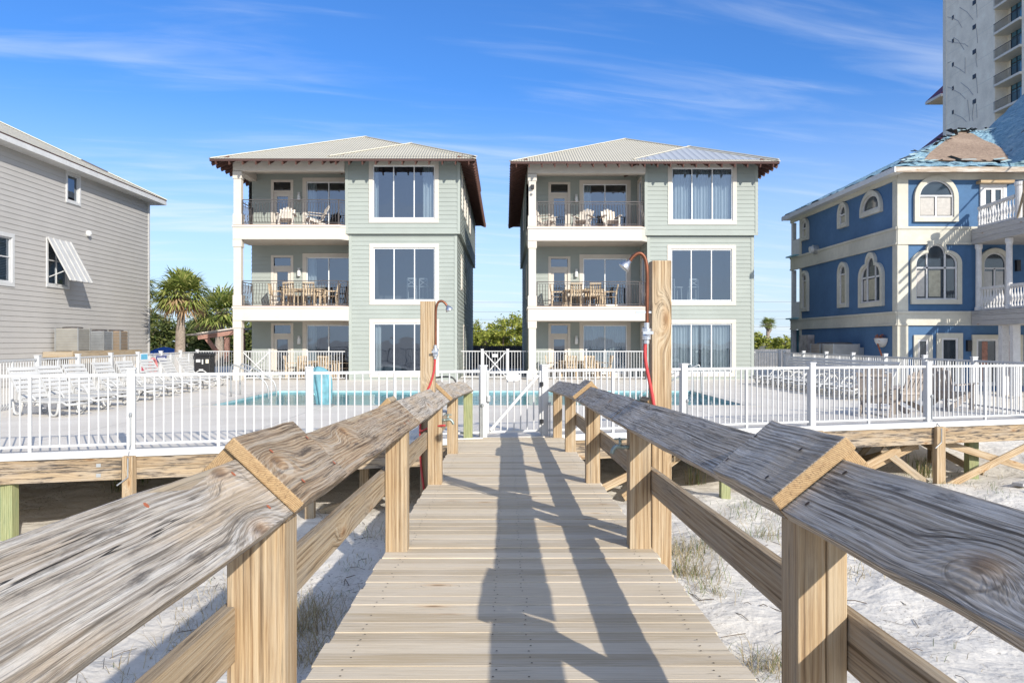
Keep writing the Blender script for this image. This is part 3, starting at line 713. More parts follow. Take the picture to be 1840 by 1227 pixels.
def glassmat(name, refl, tint):
    t = NT(name); gl = t.n('ShaderNodeBsdfGlossy'); gl.inputs['Roughness'].default_value = .015; gl.inputs[0].default_value = (.72, .82, .96, 1)
    p = t.pos(); bm = t.n('ShaderNodeBump'); bm.inputs['Distance'].default_value = .02; bm.inputs['Strength'].default_value = .35; t.l(t.noise(p, .7, 2), bm.inputs['Height']); t.l(bm.outputs[0], gl.inputs['Normal'])
    tr = t.n('ShaderNodeBsdfTransparent'); tr.inputs[0].default_value = (*tint, 1)
    fz = t.n('ShaderNodeFresnel'); fz.inputs[0].default_value = 1.5
    f = t.ma('ADD', fz.outputs[0], refl, clamp=True)
    ms = t.n('ShaderNodeMixShader'); t.l(f, ms.inputs[0]); t.l(tr.outputs[0], ms.inputs[1]); t.l(gl.outputs[0], ms.inputs[2]); t.l(ms.outputs[0], t.o.inputs[0]); return t.m
M['glass'] = glassmat('window glass', .15, (.56, .62, .66))
M['glass_dark'] = plain('dark glossy glass', (.02, .03, .04), .05, spec=.9, var=.2)
M['curtain'] = plain('pale curtain', (.66, .68, .67), .9, var=.05)
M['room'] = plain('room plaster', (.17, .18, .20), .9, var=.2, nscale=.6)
M['mullion'] = plain('white window bar', (.78, .79, .79), .5, var=.03)
def curtain(g, F, a0, a1, b0, b1, c, amp=.045, wl=.13):
    n = max(8, int((a1-a0)/wl*8)); pts = [(a0+(a1-a0)*i/n, c+amp*math.sin((a1-a0)*i/n/wl*2*math.pi+.6*math.sin(i*.31))) for i in range(n+1)]
    for i in range(n):
        (p, cp), (q, cq) = pts[i], pts[i+1]; g.face([F(p, b0, cp), F(q, b0, cq), F(q, b1, cq), F(p, b1, cp)])
def window(par, F, a0, a1, b0, b1, cols=3, trim=.17, curt=(), room=3.2, side=.25, mats=('cream', 'mullion'), proud=.035, rows=None, name='window', glass='glass', bar=.038):
    """window unit in a hole a0..a1 x b0..b1 (outer trim edge lies outside by trim)"""
    g = MB()
    fbox(g, F, a0-trim, a1+trim, b1, b1+trim, -.02, proud+.0); fbox(g, F, a0-trim, a1+trim, b0-trim, b0, -.02, proud)
    fbox(g, F, a0-trim, a0, b0, b1, -.02, proud); fbox(g, F, a1, a1+trim, b0, b1, -.02, proud)
    wi = g.build(name, M[mats[0]], par, bevel=.006)
    g = MB()
    fbox(g, F, a0, a1, b0, b0+.06, -.09, -.02); fbox(g, F, a0, a1, b1-.05, b1, -.09, -.02); fbox(g, F, a0, a0+.04, b0+.06, b1-.05, -.09, -.02); fbox(g, F, a1-.04, a1, b0+.06, b1-.05, -.09, -.02)
    for k in range(1, cols): m = a0+(a1-a0)*k/cols; fbox(g, F, m-bar/2, m+bar/2, b0+.06, b1-.05, -.088, -.022)
    for z in (rows or ()): fbox(g, F, a0+.04, a1-.04, z-bar/2, z+bar/2, -.086, -.024)
    g.build('sash', M[mats[1]], wi)
    g = MB(); g.face([F(a0, b0, -.06), F(a1, b0, -.06), F(a1, b1, -.06), F(a0, b1, -.06)]); g.build('pane', M[glass], wi)
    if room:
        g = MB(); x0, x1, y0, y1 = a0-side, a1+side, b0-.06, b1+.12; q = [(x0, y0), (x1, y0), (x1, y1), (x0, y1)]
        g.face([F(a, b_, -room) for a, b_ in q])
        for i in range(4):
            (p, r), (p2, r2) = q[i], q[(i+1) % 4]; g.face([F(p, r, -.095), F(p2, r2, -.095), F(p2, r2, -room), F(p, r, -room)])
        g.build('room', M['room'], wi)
    for a, c, cz in [(x if len(x) == 3 else (*x, -.22)) for x in curt]:
        g = MB(); curtain(g, F, a, c, b0+.02, b1, cz); g.build('curtain', M['curtain'], wi)
    return wi
def metal_roof(name, c, rib=.11):
    t = NT(name); u, v = t.sepuv()
    s = t.ma('FRACT', t.ma('DIVIDE', u, rib)); h = t.ma('POWER', t.ma('ABSOLUTE', t.ma('SINE', t.ma('MULTIPLY', s, math.pi))), 4.0)
    p = t.pos(); n = t.noise(p, .9, 5, .6); n2 = t.noise(p, 14, 4)
    k = t.ramp(t.ma('ADD', t.ma('MULTIPLY', n, .6), t.ma('MULTIPLY', n2, .4)), [(.3, tuple(x*.88 for x in c)), (.7, c)])
    t.l(k, t.b.inputs['Base Color']); t.b.inputs['Roughness'].default_value = .65; t.b.inputs['Specular IOR Level'].default_value = .25
    t.bump(h, .03); return t.m
M['roof_tan'] = metal_roof('ribbed tan metal roof', (.52, .485, .395)); M['roof_slate'] = metal_roof('ribbed blue grey metal roof', (.34, .37, .42), .3)
M['rafter'] = plain('reddish brown rafter', (.10, .045, .034), .7, var=.2)
M['soffit'] = plain('dark brown soffit', (.075, .04, .034), .8, var=.15)
def hip(g, poly_pts, mi=0, uref=None):
    """one roof plane; uv u runs along the eave (first edge)"""
    P_ = [V(p) for p in poly_pts]; e = (P_[1]-P_[0]).normalized(); n = (P_[1]-P_[0]).cross(P_[2]-P_[1]).normalized(); s = n.cross(e)
    g.face(P_, [((p-P_[0]).dot(e), (p-P_[0]).dot(s)) for p in P_], mi)
def hip_roof(par, x0, x1, y0, y1, ze, pitch, th=.10, mat='roof_tan', name='roof', back=True, ridge_to=None, rafters=('f', 'l', 'r'), inset=.75, soffit_z=None, tail=.13):
    """hip roof with eaves at ze; ridge runs along y. returns roof part"""
    hw = (x1-x0)/2; xm = (x0+x1)/2; zr = ze+hw*pitch
    A, B, C, D = V((x0, y0, ze)), V((x1, y0, ze)), V((x1, y1, ze)), V((x0, y1, ze))
    R0 = V((xm, y0+hw, zr)); R1 = V((xm, (y1-hw) if back else y1, zr))
    g = MB(); hip(g, [A, B, R0]); hip(g, [B, C, R1, R0])
    hip(g, [D, A, R0, R1])
    if back: hip(g, [C, D, R1])
    ro = g.build(name, M[mat], par)
    g = MB(); dz = V((0, 0, -th)) # underside & fascia
    i = .02
    g.face([A+dz, R0+dz, B+dz]); g.face([B+dz, R0+dz, R1+dz, C+dz]); g.face([D+dz, R1+dz, R0+dz, A+dz])
    if back: g.face([C+dz, R1+dz, D+dz])
    for p, q in ((A, B), (B, C), (C, D), (D, A)): g.face([p+dz, q+dz, q-V((0, 0, .012)), p-V((0, 0, .012))])
    g.build('soffit', M['soffit'], ro)
    g = MB()
    for p, q in ((A, R0), (B, R0), (R0, R1)) + (((C, R1), (D, R1)) if back else ()): g.bar(p+V((0, 0, .015)), q+V((0, 0, .015)), .16, .035)
    g.build('ridge_cap', plain('ridge cap '+name+par.name, (.56, .53, .44), .6, var=.06), ro)
    # exposed rafter tails
    def tails(p, q, inn, nm):
        d = (q-p); L = d.length; d.normalize(); n = int(L/.55)
        for k in range(n+1):
            gg = MB()
            a = p+d*(.25+(L-.5)*k/n); b0 = a+V((0, 0, -th-.085)); b1 = a+inn*inset+V((0, 0, inset*pitch-th-.085))
            gg.bar(b0, b1, .05, tail); gg.build('rafter_tail', M['rafter'], ro)
    if 'f' in rafters: tails(A, B, V((0, 1, 0)), 'f')
    if 'l' in rafters: tails(A, D, V((1, 0, 0)), 'l')
    if 'r' in rafters: tails(B, C, V((-1, 0, 0)), 'r')
    return ro
M['sage'] = plain('sage green siding', (.31, .34, .31), .65, var=.07, nscale=.7)
M['cedar'] = M['rafter']
def balusters(par, pts, z, h=1.02, sp=.115):
    """dark metal balcony railing with belly shaped balusters"""
    rt_ = None
    for i in range(len(pts)-1):
        p, q = V((*pts[i], z)), V((*pts[i+1], z)); d = q-p; L = d.length; d.normalize(); n = V((d.y, -d.x, 0)); k_ = max(2, int(L/sp))
        g = MB()
        g.bar(p+up*h, q+up*h, .045, .03); g.bar(p+up*(h-.1), q+up*(h-.1), .02, .02); g.bar(p+up*.08, q+up*.08, .025, .025)
        for e_ in (p, q): g.bar(e_, e_+up*h, .045, .045, d)
        for k in range(1, k_):
            a = p+d*(L*k/k_)
            pr = [(0, .08), (.06, .16), (.10, .27), (.085, .40), (.03, .58), (0, .72), (0, h-.1)]
            g.tube([a+n*o_+up*zz for o_, zz in pr], .011, 4, caps=False)
        r_ = g.build('balcony_railing', M['bronze'], par)
def lamp_part(par, F, a, b_):
    g = MB(); fbox(g, F, a-.06, a+.06, b_-.12, b_+.16, 0, .03); fbox(g, F, a-.05, a+.05, b_+.12, b_+.2, .03, .14)
    lo = g.build('wall_lamp', M['white'], par)
    g = MB(); c = F(a, b_-.17, .11); g.lathe([(.05, 0), (.075, .02), (.075, .2), (.05, .28), (.02, .3)], c, 10); g.build('lamp_shade', plain('frosted lamp glass', (.72, .73, .72), .3, var=.05), lo)

def sage_house(label, x0, bay0, bay1, yb, xe, roofs, curt, right_visible):
    """x0: outer left edge of column; bay0..bay1: lower bay; yb: bay front plane"""
    t = thing('beach_house', label, 'house', ((x0+bay1)/2, yb, 0), group='three storey sage green beach houses')
    yf = yb-.4; yr = yb+1.75; depth = 16.2; yk = yb+depth
    Z2, Z3, ZT = 3.06, 6.40, 9.10
    # bay lower, upper
    F = fr((bay0, yb, 0), (1, 0, 0), (0, 0, 1), (0, -1, 0)); L = bay1-bay0
    wx0, wx1 = .85+.17, .85+2.90-.17
    ov = .13
    h1 = (wx0, wx1, .28, 2.36); h2 = (wx0, wx1, 3.29, 5.50)
    g = MB(); siding(g, F, L, -.1, 6.12, [h1, h2]); g.build('wall', M['sage'], t)
    Fu = fr((bay0-ov, yb-ov, 0), (1, 0, 0), (0, 0, 1), (0, -1, 0)); Lu = L+2*ov
    h3 = (wx0+ov, wx1+ov, 6.68, 8.90)
    g = MB(); siding(g, Fu, Lu, 6.12, ZT+.1, [h3])
    g.face([Fu(0, 6.12, 0), Fu(Lu, 6.12, 0), Fu(Lu, 6.12, -ov-.02), Fu(0, 6.12, -ov-.02)]); g.build('wall', M['sage'], t)
    # corner boards
    sgt = plain('sage trim', (.335, .365, .33), .6, var=.04)
    for FF, LL, z0, z1 in ((F, L, -.1, 6.05), (Fu, Lu, 6.145, ZT+.1)):
        for a in (0, LL-.12): g = MB(); fbox(g, FF, a, a+.12, z0, z1, .0, .032); g.build('corner_board', sgt, t)
    g = MB(); fbox(g, Fu, 0, Lu, 6.06, 6.14, -.02, .035); g.build('band_board', sgt, t)
    w1 = window(t, F, *h1, curt=[tuple(wx0+c_ for c_ in c) for c in curt[0]])
    w2 = window(t, F, *h2, curt=[tuple(wx0+c_ for c_ in c) for c in curt[1]])
    w3 = window(t, Fu, *h3, curt=[tuple(wx0+ov+c_ for c_ in c) for c in curt[2]])
    # side walls
    xr = bay1
    Fr_ = fr((xr, yb, 0), (0, 1, 0), (0, 0, 1), (1, 0, 0)); hs = [(2.6, 3.3, 4.0, 5.4), (4.6, 5.6, .4, 2.3)]
    g = MB(); siding(g, Fr_, depth, -.1, 6.12, hs); g.build('wall', M['sage'], t)
    for h in hs: window(t, Fr_, *h, cols=1, trim=.1, room=1.2, side=.05)
    Fr2 = fr((xr+ov, yb-ov, 0), (0, 1, 0), (0, 0, 1), (1, 0, 0)); hs = [(.9, 1.6, 7.3, 8.7), (3.0, 4.0, 7.3, 8.7), (5.4, 6.4, 7.3, 8.7), (8.4, 9.4, 7.3, 8.7)]
    g = MB(); siding(g, Fr2, depth+2*ov, 6.12, ZT+.1, hs); g.face([Fr2(0, 6.12, 0), Fr2(depth+2*ov, 6.12, 0), Fr2(depth+2*ov, 6.12, -ov), Fr2(0, 6.12, -ov)]); g.build('wall', M['sage'], t)
    for h in hs: window(t, Fr2, *h, cols=1, trim=.09, room=1.2, side=.05)
    xl = x0+.12
    Fl = fr((xl, yk, 0), (0, -1, 0), (0, 0, 1), (-1, 0, 0)); Ll = yk-yr
    g = MB(); siding(g, Fl, Ll, -.1, 6.12, [(9.5, 10.4, 3.8, 5.3)]); g.build('wall', M['sage'], t); window(t, Fl, 9.5, 10.4, 3.8, 5.3, cols=1, trim=.1, room=1.2, side=.05)
    Fl2 = fr((xl-ov, yk+ov, 0), (0, -1, 0), (0, 0, 1), (-1, 0, 0))
    g = MB(); siding(g, Fl2, Ll+ov, 6.12, ZT+.1, [(9.5, 10.4, 7.2, 8.6)]); g.face([Fl2(0, 6.12, 0), Fl2(Ll+ov, 6.12, 0), Fl2(Ll+ov, 6.12, -ov), Fl2(0, 6.12, -ov)]); g.build('wall', M['sage'], t); window(t, Fl2, 9.5, 10.4, 7.2, 8.6, cols=1, trim=.1, room=1.2, side=.05)
    g = MB(); g.face([(xl, yk, -.1), (xl, yk, 6.12), (bay1, yk, 6.12), (bay1, yk, -.1)]); g.face([(xl-ov, yk+ov, 6.12), (xl-ov, yk+ov, ZT), (bay1+ov, yk+ov, ZT), (bay1+ov, yk+ov, 6.12)]); g.build('back_wall', M['sage'], t)
    # recessed walls with door and slider on each floor
    F2 = fr((xl, yr, 0), (1, 0, 0), (0, 0, 1), (0, -1, 0)); Lr = bay0-xl
    dx = .84+.12; sx0 = 2.22+.17; sx1 = min(sx0+1.94, Lr-.25)
    for zf, zt, ztr in ((.05, 2.46, 2.40), (Z2, 5.85, 5.36), (Z3, ZT+.1, 8.66)):
        hd = (dx+.0, dx+.74, zf+.05, ztr-.09); hsl = (sx0, sx1, zf+.12, ztr-.17+.1)
        g = MB(); siding(g, F2, Lr, zf-.1, zt, [hd, hsl]); g.build('wall', M['sage'], t)
        # door
        g = MB()
        fbox(g, F2, dx-.12, dx+.86, hd[3], hd[3]+.1, -.02, .035); fbox(g, F2, dx-.12, dx, zf, hd[3], -.02, .035); fbox(g, F2, dx+.74, dx+.86, zf, hd[3], -.02, .035)
        zt0 = hd[3]-.36
        fbox(g, F2, dx, dx+.74, zt0-.1, zt0, -.09, .0); fbox(g, F2, dx, dx+.13, zf+.02, zt0-.1, -.09, -.02); fbox(g, F2, dx+.61, dx+.74, zf+.02, zt0-.1, -.09, -.02); fbox(g, F2, dx+.13, dx+.61, zf+.02, zf+.3, -.09, -.02); fbox(g, F2, dx+.13, dx+.61, zt0-.26, zt0-.1, -.09, -.02)
        do = g.build('door', M['cream'], t, bevel=.005)
        g = MB(); g.face([F2(dx, zf, -.06), F2(dx+.74, zf, -.06), F2(dx+.74, hd[3], -.06), F2(dx, hd[3], -.06)]); g.build('pane', M['glass'], do)
        g = MB(); g.tube([F2(dx+.67, zf+1.02, -.02), F2(dx+.67, zf+1.02, .05), F2(dx+.59, zf+1.02, .05)], .014, 6); g.build('handle', M['steel'], do)
        window(t, F2, *hsl, cols=2, curt=[(sx0+.02, sx0+.38)] if zf > 6 or x0 < 0 else [(sx0, sx1)] if zf < 1 else [], room=2.6, side=.0, name='sliding_door')
        lamp_part(t, F2, dx+1.12, ztr-.75)
        # room behind the door
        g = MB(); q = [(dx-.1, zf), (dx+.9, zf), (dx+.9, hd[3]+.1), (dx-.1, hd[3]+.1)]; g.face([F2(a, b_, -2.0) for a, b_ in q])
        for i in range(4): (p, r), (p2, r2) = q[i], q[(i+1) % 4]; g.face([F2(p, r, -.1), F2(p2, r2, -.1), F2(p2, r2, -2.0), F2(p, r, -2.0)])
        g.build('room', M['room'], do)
        # end wall toward the bay (faces left), with a narrow window
        Fe = fr((bay0-(.13 if zf > 6 else 0), yr, 0), (0, -1, 0), (0, 0, 1), (-1, 0, 0)); hw_ = (.35, 1.2, zf+.12, ztr-.1)
        g = MB(); siding(g, Fe, yr-yb+(.13 if zf > 6 else 0), zf-.1, zt, [hw_]); g.build('wall', M['sage'], t); window(t, Fe, *hw_, cols=1, trim=.12, room=1.0, side=.0)
    # slabs / fascia beams of the balconies
    ch = .42
    for z1, z0 in ((Z2, 2.46), (Z3, 5.80)):
        g = MB(); poly = [(x0, yf), (bay0-ch+.12, yf), (bay0+.0, yb-.02), (bay0, yr), (x0, yr)]
        g.prism(poly, lambda x, y, z: (x, y, z), z0, z1-.1); 
        poly2 = [(x0-.03, yf-.03), (bay0-ch+.13, yf-.03), (bay0+.0, yb-.03), (bay0, yr), (x0-.03, yr)]
        g.prism(poly2, lambda x, y, z: (x, y, z), z1-.097, z1-.012); g.build('balcony_slab', M['cream'], t, bevel=.008)
        g = MB(); g.prism([(x0+.02, yf+.02), (bay0-ch+.1, yf+.02), (bay0-.02, yb), (bay0-.02, yr), (x0+.02, yr)], lambda x, y, z: (x, y, z), z1-.011, z1+.02); g.build('balcony_floor', plain('brick red floor tile'+label[:8], (.34, .23, .19), .8), t)
        balusters(t, [(x0+.38, yf+.1), (bay0-ch+.05, yf+.1), (bay0-.06, yb+.04)], z1+.02)
        balusters(t, [(x0+.14, yr-.02), (x0+.14, yf+.35)], z1+.02)
    g = MB(); g.box(x0, bay0-.13, yf+.02, yf+.36, 8.62, ZT+.02); g.box(x0+.01, x0+.33, yf+.36, yr+.2, 8.60, ZT+.0); g.box(x0+.34, bay0-.14, yf+.37, yr, 8.93, 9.0); g.build('porch_beam', M['cream'], t, bevel=.01)
    # columns
    for z0, z1 in ((.0, 2.45), (Z2, 5.79), (Z3, 8.6)):
        g = MB(); cx_ = x0+.18; hw_ = .155
        g.box(cx_-hw_, cx_+hw_, yf+.03, yf+.03+2*hw_, z0, z1); 
        g.box(cx_-hw_-.03, cx_+hw_+.03, yf, yf+2*hw_+.06, z0+.001, z0+.45); g.box(cx_-hw_-.03, cx_+hw_+.03, yf, yf+2*hw_+.06, z1-.3, z1+.002)
        g.build('column', M['cream'], t, bevel=.01)
    # roofs
    (rx0, rx1, ry0, rz0), (bx0, bx1, by0, bz0), bmat = roofs
    hip_roof(t, rx0, rx1, ry0, yk+.9, rz0, .417, rafters=('f', 'l', 'r'), inset=.72)
    hip_roof(t, bx0, bx1, by0, by0+7, bz0, .42, mat=bmat, back=False, rafters=('f', 'l', 'r'), inset=.6)
    return t
HL = sage_house('left three storey sage green beach house under a tan metal roof, beside the palms', -11.22, -6.51, -2.0, 33.6, 0,
    ((-11.9, -1.22, 32.45, 8.95), (-7.2, -1.20, 32.85, 9.13), 'roof_tan'), [[(.03, .28)], [], [(.03, .2), (2.05, 2.5)]], True)
HR = sage_house('right three storey sage green beach house, its bay roof blue grey, near the tall shower', .949, 5.99, 10.5, 34.1, 0,
    ((.2, 11.2, 32.95, 8.95), (5.25, 11.28, 33.3, 9.1), 'roof_slate'), [[(.02, 1.2), (1.3, 2.5)], [], [(.02, .8), (.85, 1.68), (1.73, 2.52)]], False)
# stools and a table inside the second floor bays
def stool(label, x, y, z, rz):
    t = thing('bar_stool', label, 'stool', (x, y, z), rz, group='white bar stools behind the glass', local=True)
    g = MB()
    for sx in (-.19, .19):
        g.bar((sx, -.18, 0), (sx*.9, -.15, .68), .035, .035); g.bar((sx, .18, 0), (sx*.95, .2, 1.05), .035, .035)
    g.bar((-.19, -.17, .2), (.19, -.17, .2), .03, .03); g.bar((-.19, .18, .2), (.19, .18, .2), .03, .03); g.build('frame', M['white'], t)
    g = MB(); g.box(-.22, .22, -.2, .2, .69, .73); g.build('seat', M['white'], t)
    g = MB(); g.bar((-.18, .2, 1.04), (.18, .2, 1.04), .03, .07); g.bar((-.18, .19, .76), (.18, .2, 1.0), .025, .03); g.bar((.18, .19, .76), (-.18, .2, 1.0), .025, .03); g.build('backrest', M['white'], t)
stool('white cross-backed stool behind the middle window of the left sage house', -4.0, 34.6, 3.24, math.pi)
stool('white cross-backed stool half seen behind the right pane of the left sage house', -3.45, 34.75, 3.24, math.pi*.9)
stool('white cross-backed stool behind the middle window of the right sage house', 8.15, 35.1, 3.24, math.pi)
stool('white cross-backed stool behind the left pane of the right sage house, beside the shower post', 7.45, 35.2, 3.24, 1.9)
# ------------------------------------------------------------------ grey house on the left
M['greysiding'] = plain('warm grey siding', (.41, .392, .37), .7, var=.05, nscale=.8)
gh = thing('grey_house', 'warm grey clapboard house with a tan metal roof and a white propped shutter', 'house', (-17, 30, 0))
GX, GY = -17.0, 12.0
FG = fr((GX, GY, 0), (0, 1, 0), (0, 0, 1), (1, 0, 0)); GL = 38.5-GY
gw = [(26.6-GY, 27.75-GY, 3.62, 5.16), (29.95-GY, 31.3-GY, 3.72, 5.36), (31.28-GY, 32.14-GY, 7.08, 8.12)]
g = MB(); siding(g, FG, GL, -.3, 8.24, gw, course=.187, lip=.019)
Fb = fr((GX, 38.5, 0), (-1, 0, 0), (0, 0, 1), (0, 1, 0)); siding(g, Fb, 13, -.3, 8.24, (), course=.187, lip=.019)
Ff = fr((-30, GY, 0), (1, 0, 0), (0, 0, 1), (0, -1, 0)); siding(g, Ff, 13, -.3, 8.24, (), course=.187, lip=.019)
Fe_ = fr((-30, 38.5, 0), (0, -1, 0), (0, 0, 1), (-1, 0, 0)); siding(g, Fe_, GL, -.3, 8.24, (), course=.187, lip=.019); g.build('wall', M['greysiding'], gh)
g = MB(); fbox(g, FG, GL-.13, GL+.03, -.3, 8.24, 0, .035); g.build('corner_board', plain('light grey corner board', (.55, .54, .52), .6), gh)
for i, h in enumerate(gw):
    wi = window(gh, FG, *h, cols=1 if i != 1 else 2, rows=((h[2]+h[3])/2+.1,) if i < 2 else (), trim=.10 if i else .14, mats=('white', 'white'), room=1.2, side=.05, proud=.05)
    if i < 2:
        g = MB(); n = int((h[3]-h[2])/.055)
        for k in range(n): z = h[2]+.03+k*.055; g.face([FG(h[0], z, -.13), FG(h[1], z, -.13), FG(h[1], z+.04, -.16), FG(h[0], z+.04, -.16)])
        g.build('blind', M['curtain'], wi)
# propped shutter
st_ = MB(); y0, y1 = 29.82, 31.42; T0 = (5.45, .07); T1 = (3.86, .92)
def shp(a, k, c=0):
    d = V((T1[1]-T0[1], 0, T1[0]-T0[0])).normalized(); L = V((T1[1]-T0[1], 0, T1[0]-T0[0])).length
    n = V((-d.z, 0, d.x)); return V((GX+T0[1], y0+a*(y1-y0), T0[0]))+d*(L*k)+n*c
for k in range(1): 
    p = [shp(0, 0, -.012), shp(1, 0, -.012), shp(1, 1, -.012), shp(0, 1, -.012), shp(0, 0, .012), shp(1, 0, .012), shp(1, 1, .012), shp(0, 1, .012)]; st_.hexa(p, .02)
for a in (.02, .24, .5, .76, .98): st_.bar(shp(a, 0, .03), shp(a, 1, .03), .05, .035, shp(0, 0, 1)-shp(0, 0, 0))
sh_ = st_.build('shutter', M['plastic'], gh)
g = MB(); g.bar(FG(29.98-GY, 4.0, .06), shp(.1, .75, -.03), .03, .03); g.bar(FG(31.25-GY, 4.0, .06), shp(.9, .75, -.03), .03, .03); g.build('stay_rod', M['white'], sh_)
g = MB(); c = FG(32.8-GY, 5.98, 0); g.lathe([(.1, -.1), (.13, -.02), (.1, .1)], c+V((.06, 0, 0)), 10); g.build('vent_hood', M['white_old'], gh)
r_ = hip_roof(gh, -31.2, -16.45, GY-1, 39.2, 8.44, .49, th=.05, rafters=())
g = MB(); g.box(-16.5, -16.452, GY-1, 39.2, 8.20, 8.425); g.box(-31.2, -16.501, 39.15, 39.2, 8.20, 8.425); g.box(-16.99, -16.502, GY-.9, 39.145, 8.205, 8.225); g.box(-31, -17.0, 38.54, 39.145, 8.205, 8.225); g.build('fascia', M['white_old'], r_)
g = MB(); q0 = V((-16.45, 39.2, 8.44))
g.bar(q0+V((-1.94, -1.94, .95)), q0+V((-2.74, -2.74, 1.342)), .18, .08); g.build('loose_ridge_vent', M['bronze'], r_)
# platform and condensers
pt = thing('timber_platform', 'dark timber platform against the grey house wall carrying three condensers', 'platform', (-16.4, 32, .9))
g = MB(); g.box(-16.97, -15.9, 29.6, 35.2, 1.02, 1.22); g.build('deck', M['rail_wood'], pt); g = MB(); g.box(-15.9, -15.86, 29.6, 35.2, .78, 1.25); g.build('front_board', M['rail_wood'], pt)
for yy in (29.8, 32.4, 35.0): g = MB(); g.box(-16.1, -15.95, yy-.07, yy+.07, -.3, 1.0); g.build('post', M['rail_wood'], pt)
def condenser(label, y, z0, w, h, col, x=-16.4, box=True):
    t = thing('air_conditioner', label, 'air conditioner', (x, y, z0), group='outdoor air conditioner units')
    g = MB(); g.box(x-w/2, x+w/2, y-w/2, y+w/2, z0, z0+h); bo = g.build('cabinet', plain('condenser '+label[:14], col, .6, .2, var=.12), t, bevel=.03)
    g = MB(); n = int(h/.06)
    for k in range(1, n): z = z0+h*k/n; g.box(x-w/2-.015, x+w/2+.015, y-w/2-.015, y+w/2+.015, z-.008, z+.008)
    for sx in (-1, 1):
        for sy in (-1, 1): g.box(x+sx*(w/2)-.025, x+sx*(w/2)+.025, y+sy*w/2-.025, y+sy*w/2+.025, z0, z0+h+.01)
    g.build('grille', M['steel'], t)
    g = MB(); g.lathe([(w*.42, 0), (w*.42, .04), (w*.36, .06), (.1, .07)], (x, y, z0+h), 20); g.build('fan_guard', M['bronze'], t)
condenser('large beige condenser, nearest of the three on the timber platform', 30.6, 1.23, .85, .86, (.33, .31, .27))
condenser('grey middle condenser on the timber platform', 32.6, 1.23, .7, .78, (.26, .27, .28))
condenser('rust-tinted small condenser, farthest on the timber platform', 34.0, 1.23, .68, .80, (.32, .23, .15))

# ------------------------------------------------------------------ blue house on the right
def stucco(name, c):
    t = NT(name); p = t.pos(); n = t.noise(p, .6, 6, .6); n2 = t.noise(p, 6, 5, .7)
    k = t.ramp(t.ma('ADD', t.ma('MULTIPLY', n, .65), t.ma('MULTIPLY', n2, .35)), [(.32, tuple(x*.80 for x in c)), (.55, c), (.75, tuple(min(1, x*1.25+.01) for x in c))])
    t.l(k, t.b.inputs['Base Color']); t.b.inputs['Roughness'].default_value = .85; t.bump(t.noise(p, 60, 4), .006); return t.m
M['blue'] = stucco('faded blue stucco', (.062, .14, .265)); M['trim_y'] = stucco('pale yellow stucco trim', (.53, .505, .425))
M['whitewash'] = plain('peeling white paint', (.58, .57, .56), .7, var=.1, nscale=6, wear=((.25, .22, .2), .7))
bh = thing('blue_house', 'blue stucco beach house with cream trim, arched windows and a torn turquoise roof', 'house', (14, 28.8, 0))
BX, BY, BK = 14.0, 28.8, 38.3
FW = fr((BX, BK, 0), (0, -1, 0), (0, 0, 1), (-1, 0, 0)); FWL = BK-BY
FB = fr((BX, BY, 0), (1, 0, 0), (0, 0, 1), (0, -1, 0)); FBL = 12.0
g = MB()
for F_, L in ((FW, FWL), (FB, FBL)): g.face([F_(0, -.3), F_(L, -.3), F_(L, 7.62), F_(0, 7.62)], [(0, 0), (L, 0), (L, 8), (0, 8)])
g.face([(BX, BK, -.3), (BX, BK, 7.62), (BX+12, BK, 7.62), (BX+12, BK, -.3)]); g.face([(BX+12, BY, -.3), (BX+12, BK, -.3), (BX+12, BK, 7.62), (BX+12, BY, 7.62)])
g.build('wall', M['blue'], bh)
g = MB()
for F_, L in ((FW, FWL+.02), (FB, FBL)):
    for z0, z1, c in ((5.05, 5.69, .05), (2.17, 2.68, .05), (7.36, 7.6, .06)): fbox(g, F_, -.02 if F_ is FB else -1.2, L, z0, z1, -.02, c)
    for z0, z1 in ((5.60, 5.69), (5.05, 5.12), (2.60, 2.68), (2.17, 2.23)): fbox(g, F_, -.04 if F_ is FB else -1.2, L+(.02 if F_ is FW else 0), z0, z1, .05, .085)
g.build('trim_band', M['trim_y'], bh, bevel=.006)
for z0, z1 in ((-.3, 2.17), (2.68, 5.05), (5.69, 7.36)):
    for F_, a_, b_ in ((FB, -.03, .36), (FW, FWL-.3, FWL-.001), (FW, 0, .22)):
        g = MB(); fbox(g, F_, a_, b_, z0, z1, 0, .045); g.build('corner_trim', M['trim_y'], bh, bevel=.006)
def arch_o(a0, a1, b0, b1, n=16, rise=None):
    w_ = (a1-a0)/2; rise = rise or w_; c = (a0+a1)/2; s_ = b1-rise
    return [(a0, b0), (a1, b0)]+[(c+w_*math.cos(math.pi*k/n), s_+rise*math.sin(math.pi*k/n)) for k in range(n+1)]
def trefoil(a0, a1, b0, b1, n=8):
    w_ = a1-a0; c = (a0+a1)/2; r1 = w_*.30; r2 = w_/2-r1; sh_ = b1-r2*1.35; s_ = sh_-r1*.55
    o = [(a0, b0), (a1, b0)]
    o += [(a1-r1+r1*math.cos(math.pi/2*k/n), s_-r1*.0+r1*.85*math.sin(math.pi/2*k/n)-r1*.1) for k in range(n+1)]
    top = o[-1][1]
    o += [(c+r2*math.cos(math.pi*k/(2*n)), max(top, b1-r2)+ (b1-max(top, b1-r2))*math.sin(math.pi*k/(2*n))) for k in range(2*n+1)]
    o += [(2*c-x, y) for x, y in o[2:2+n+1]][::-1]
    return o
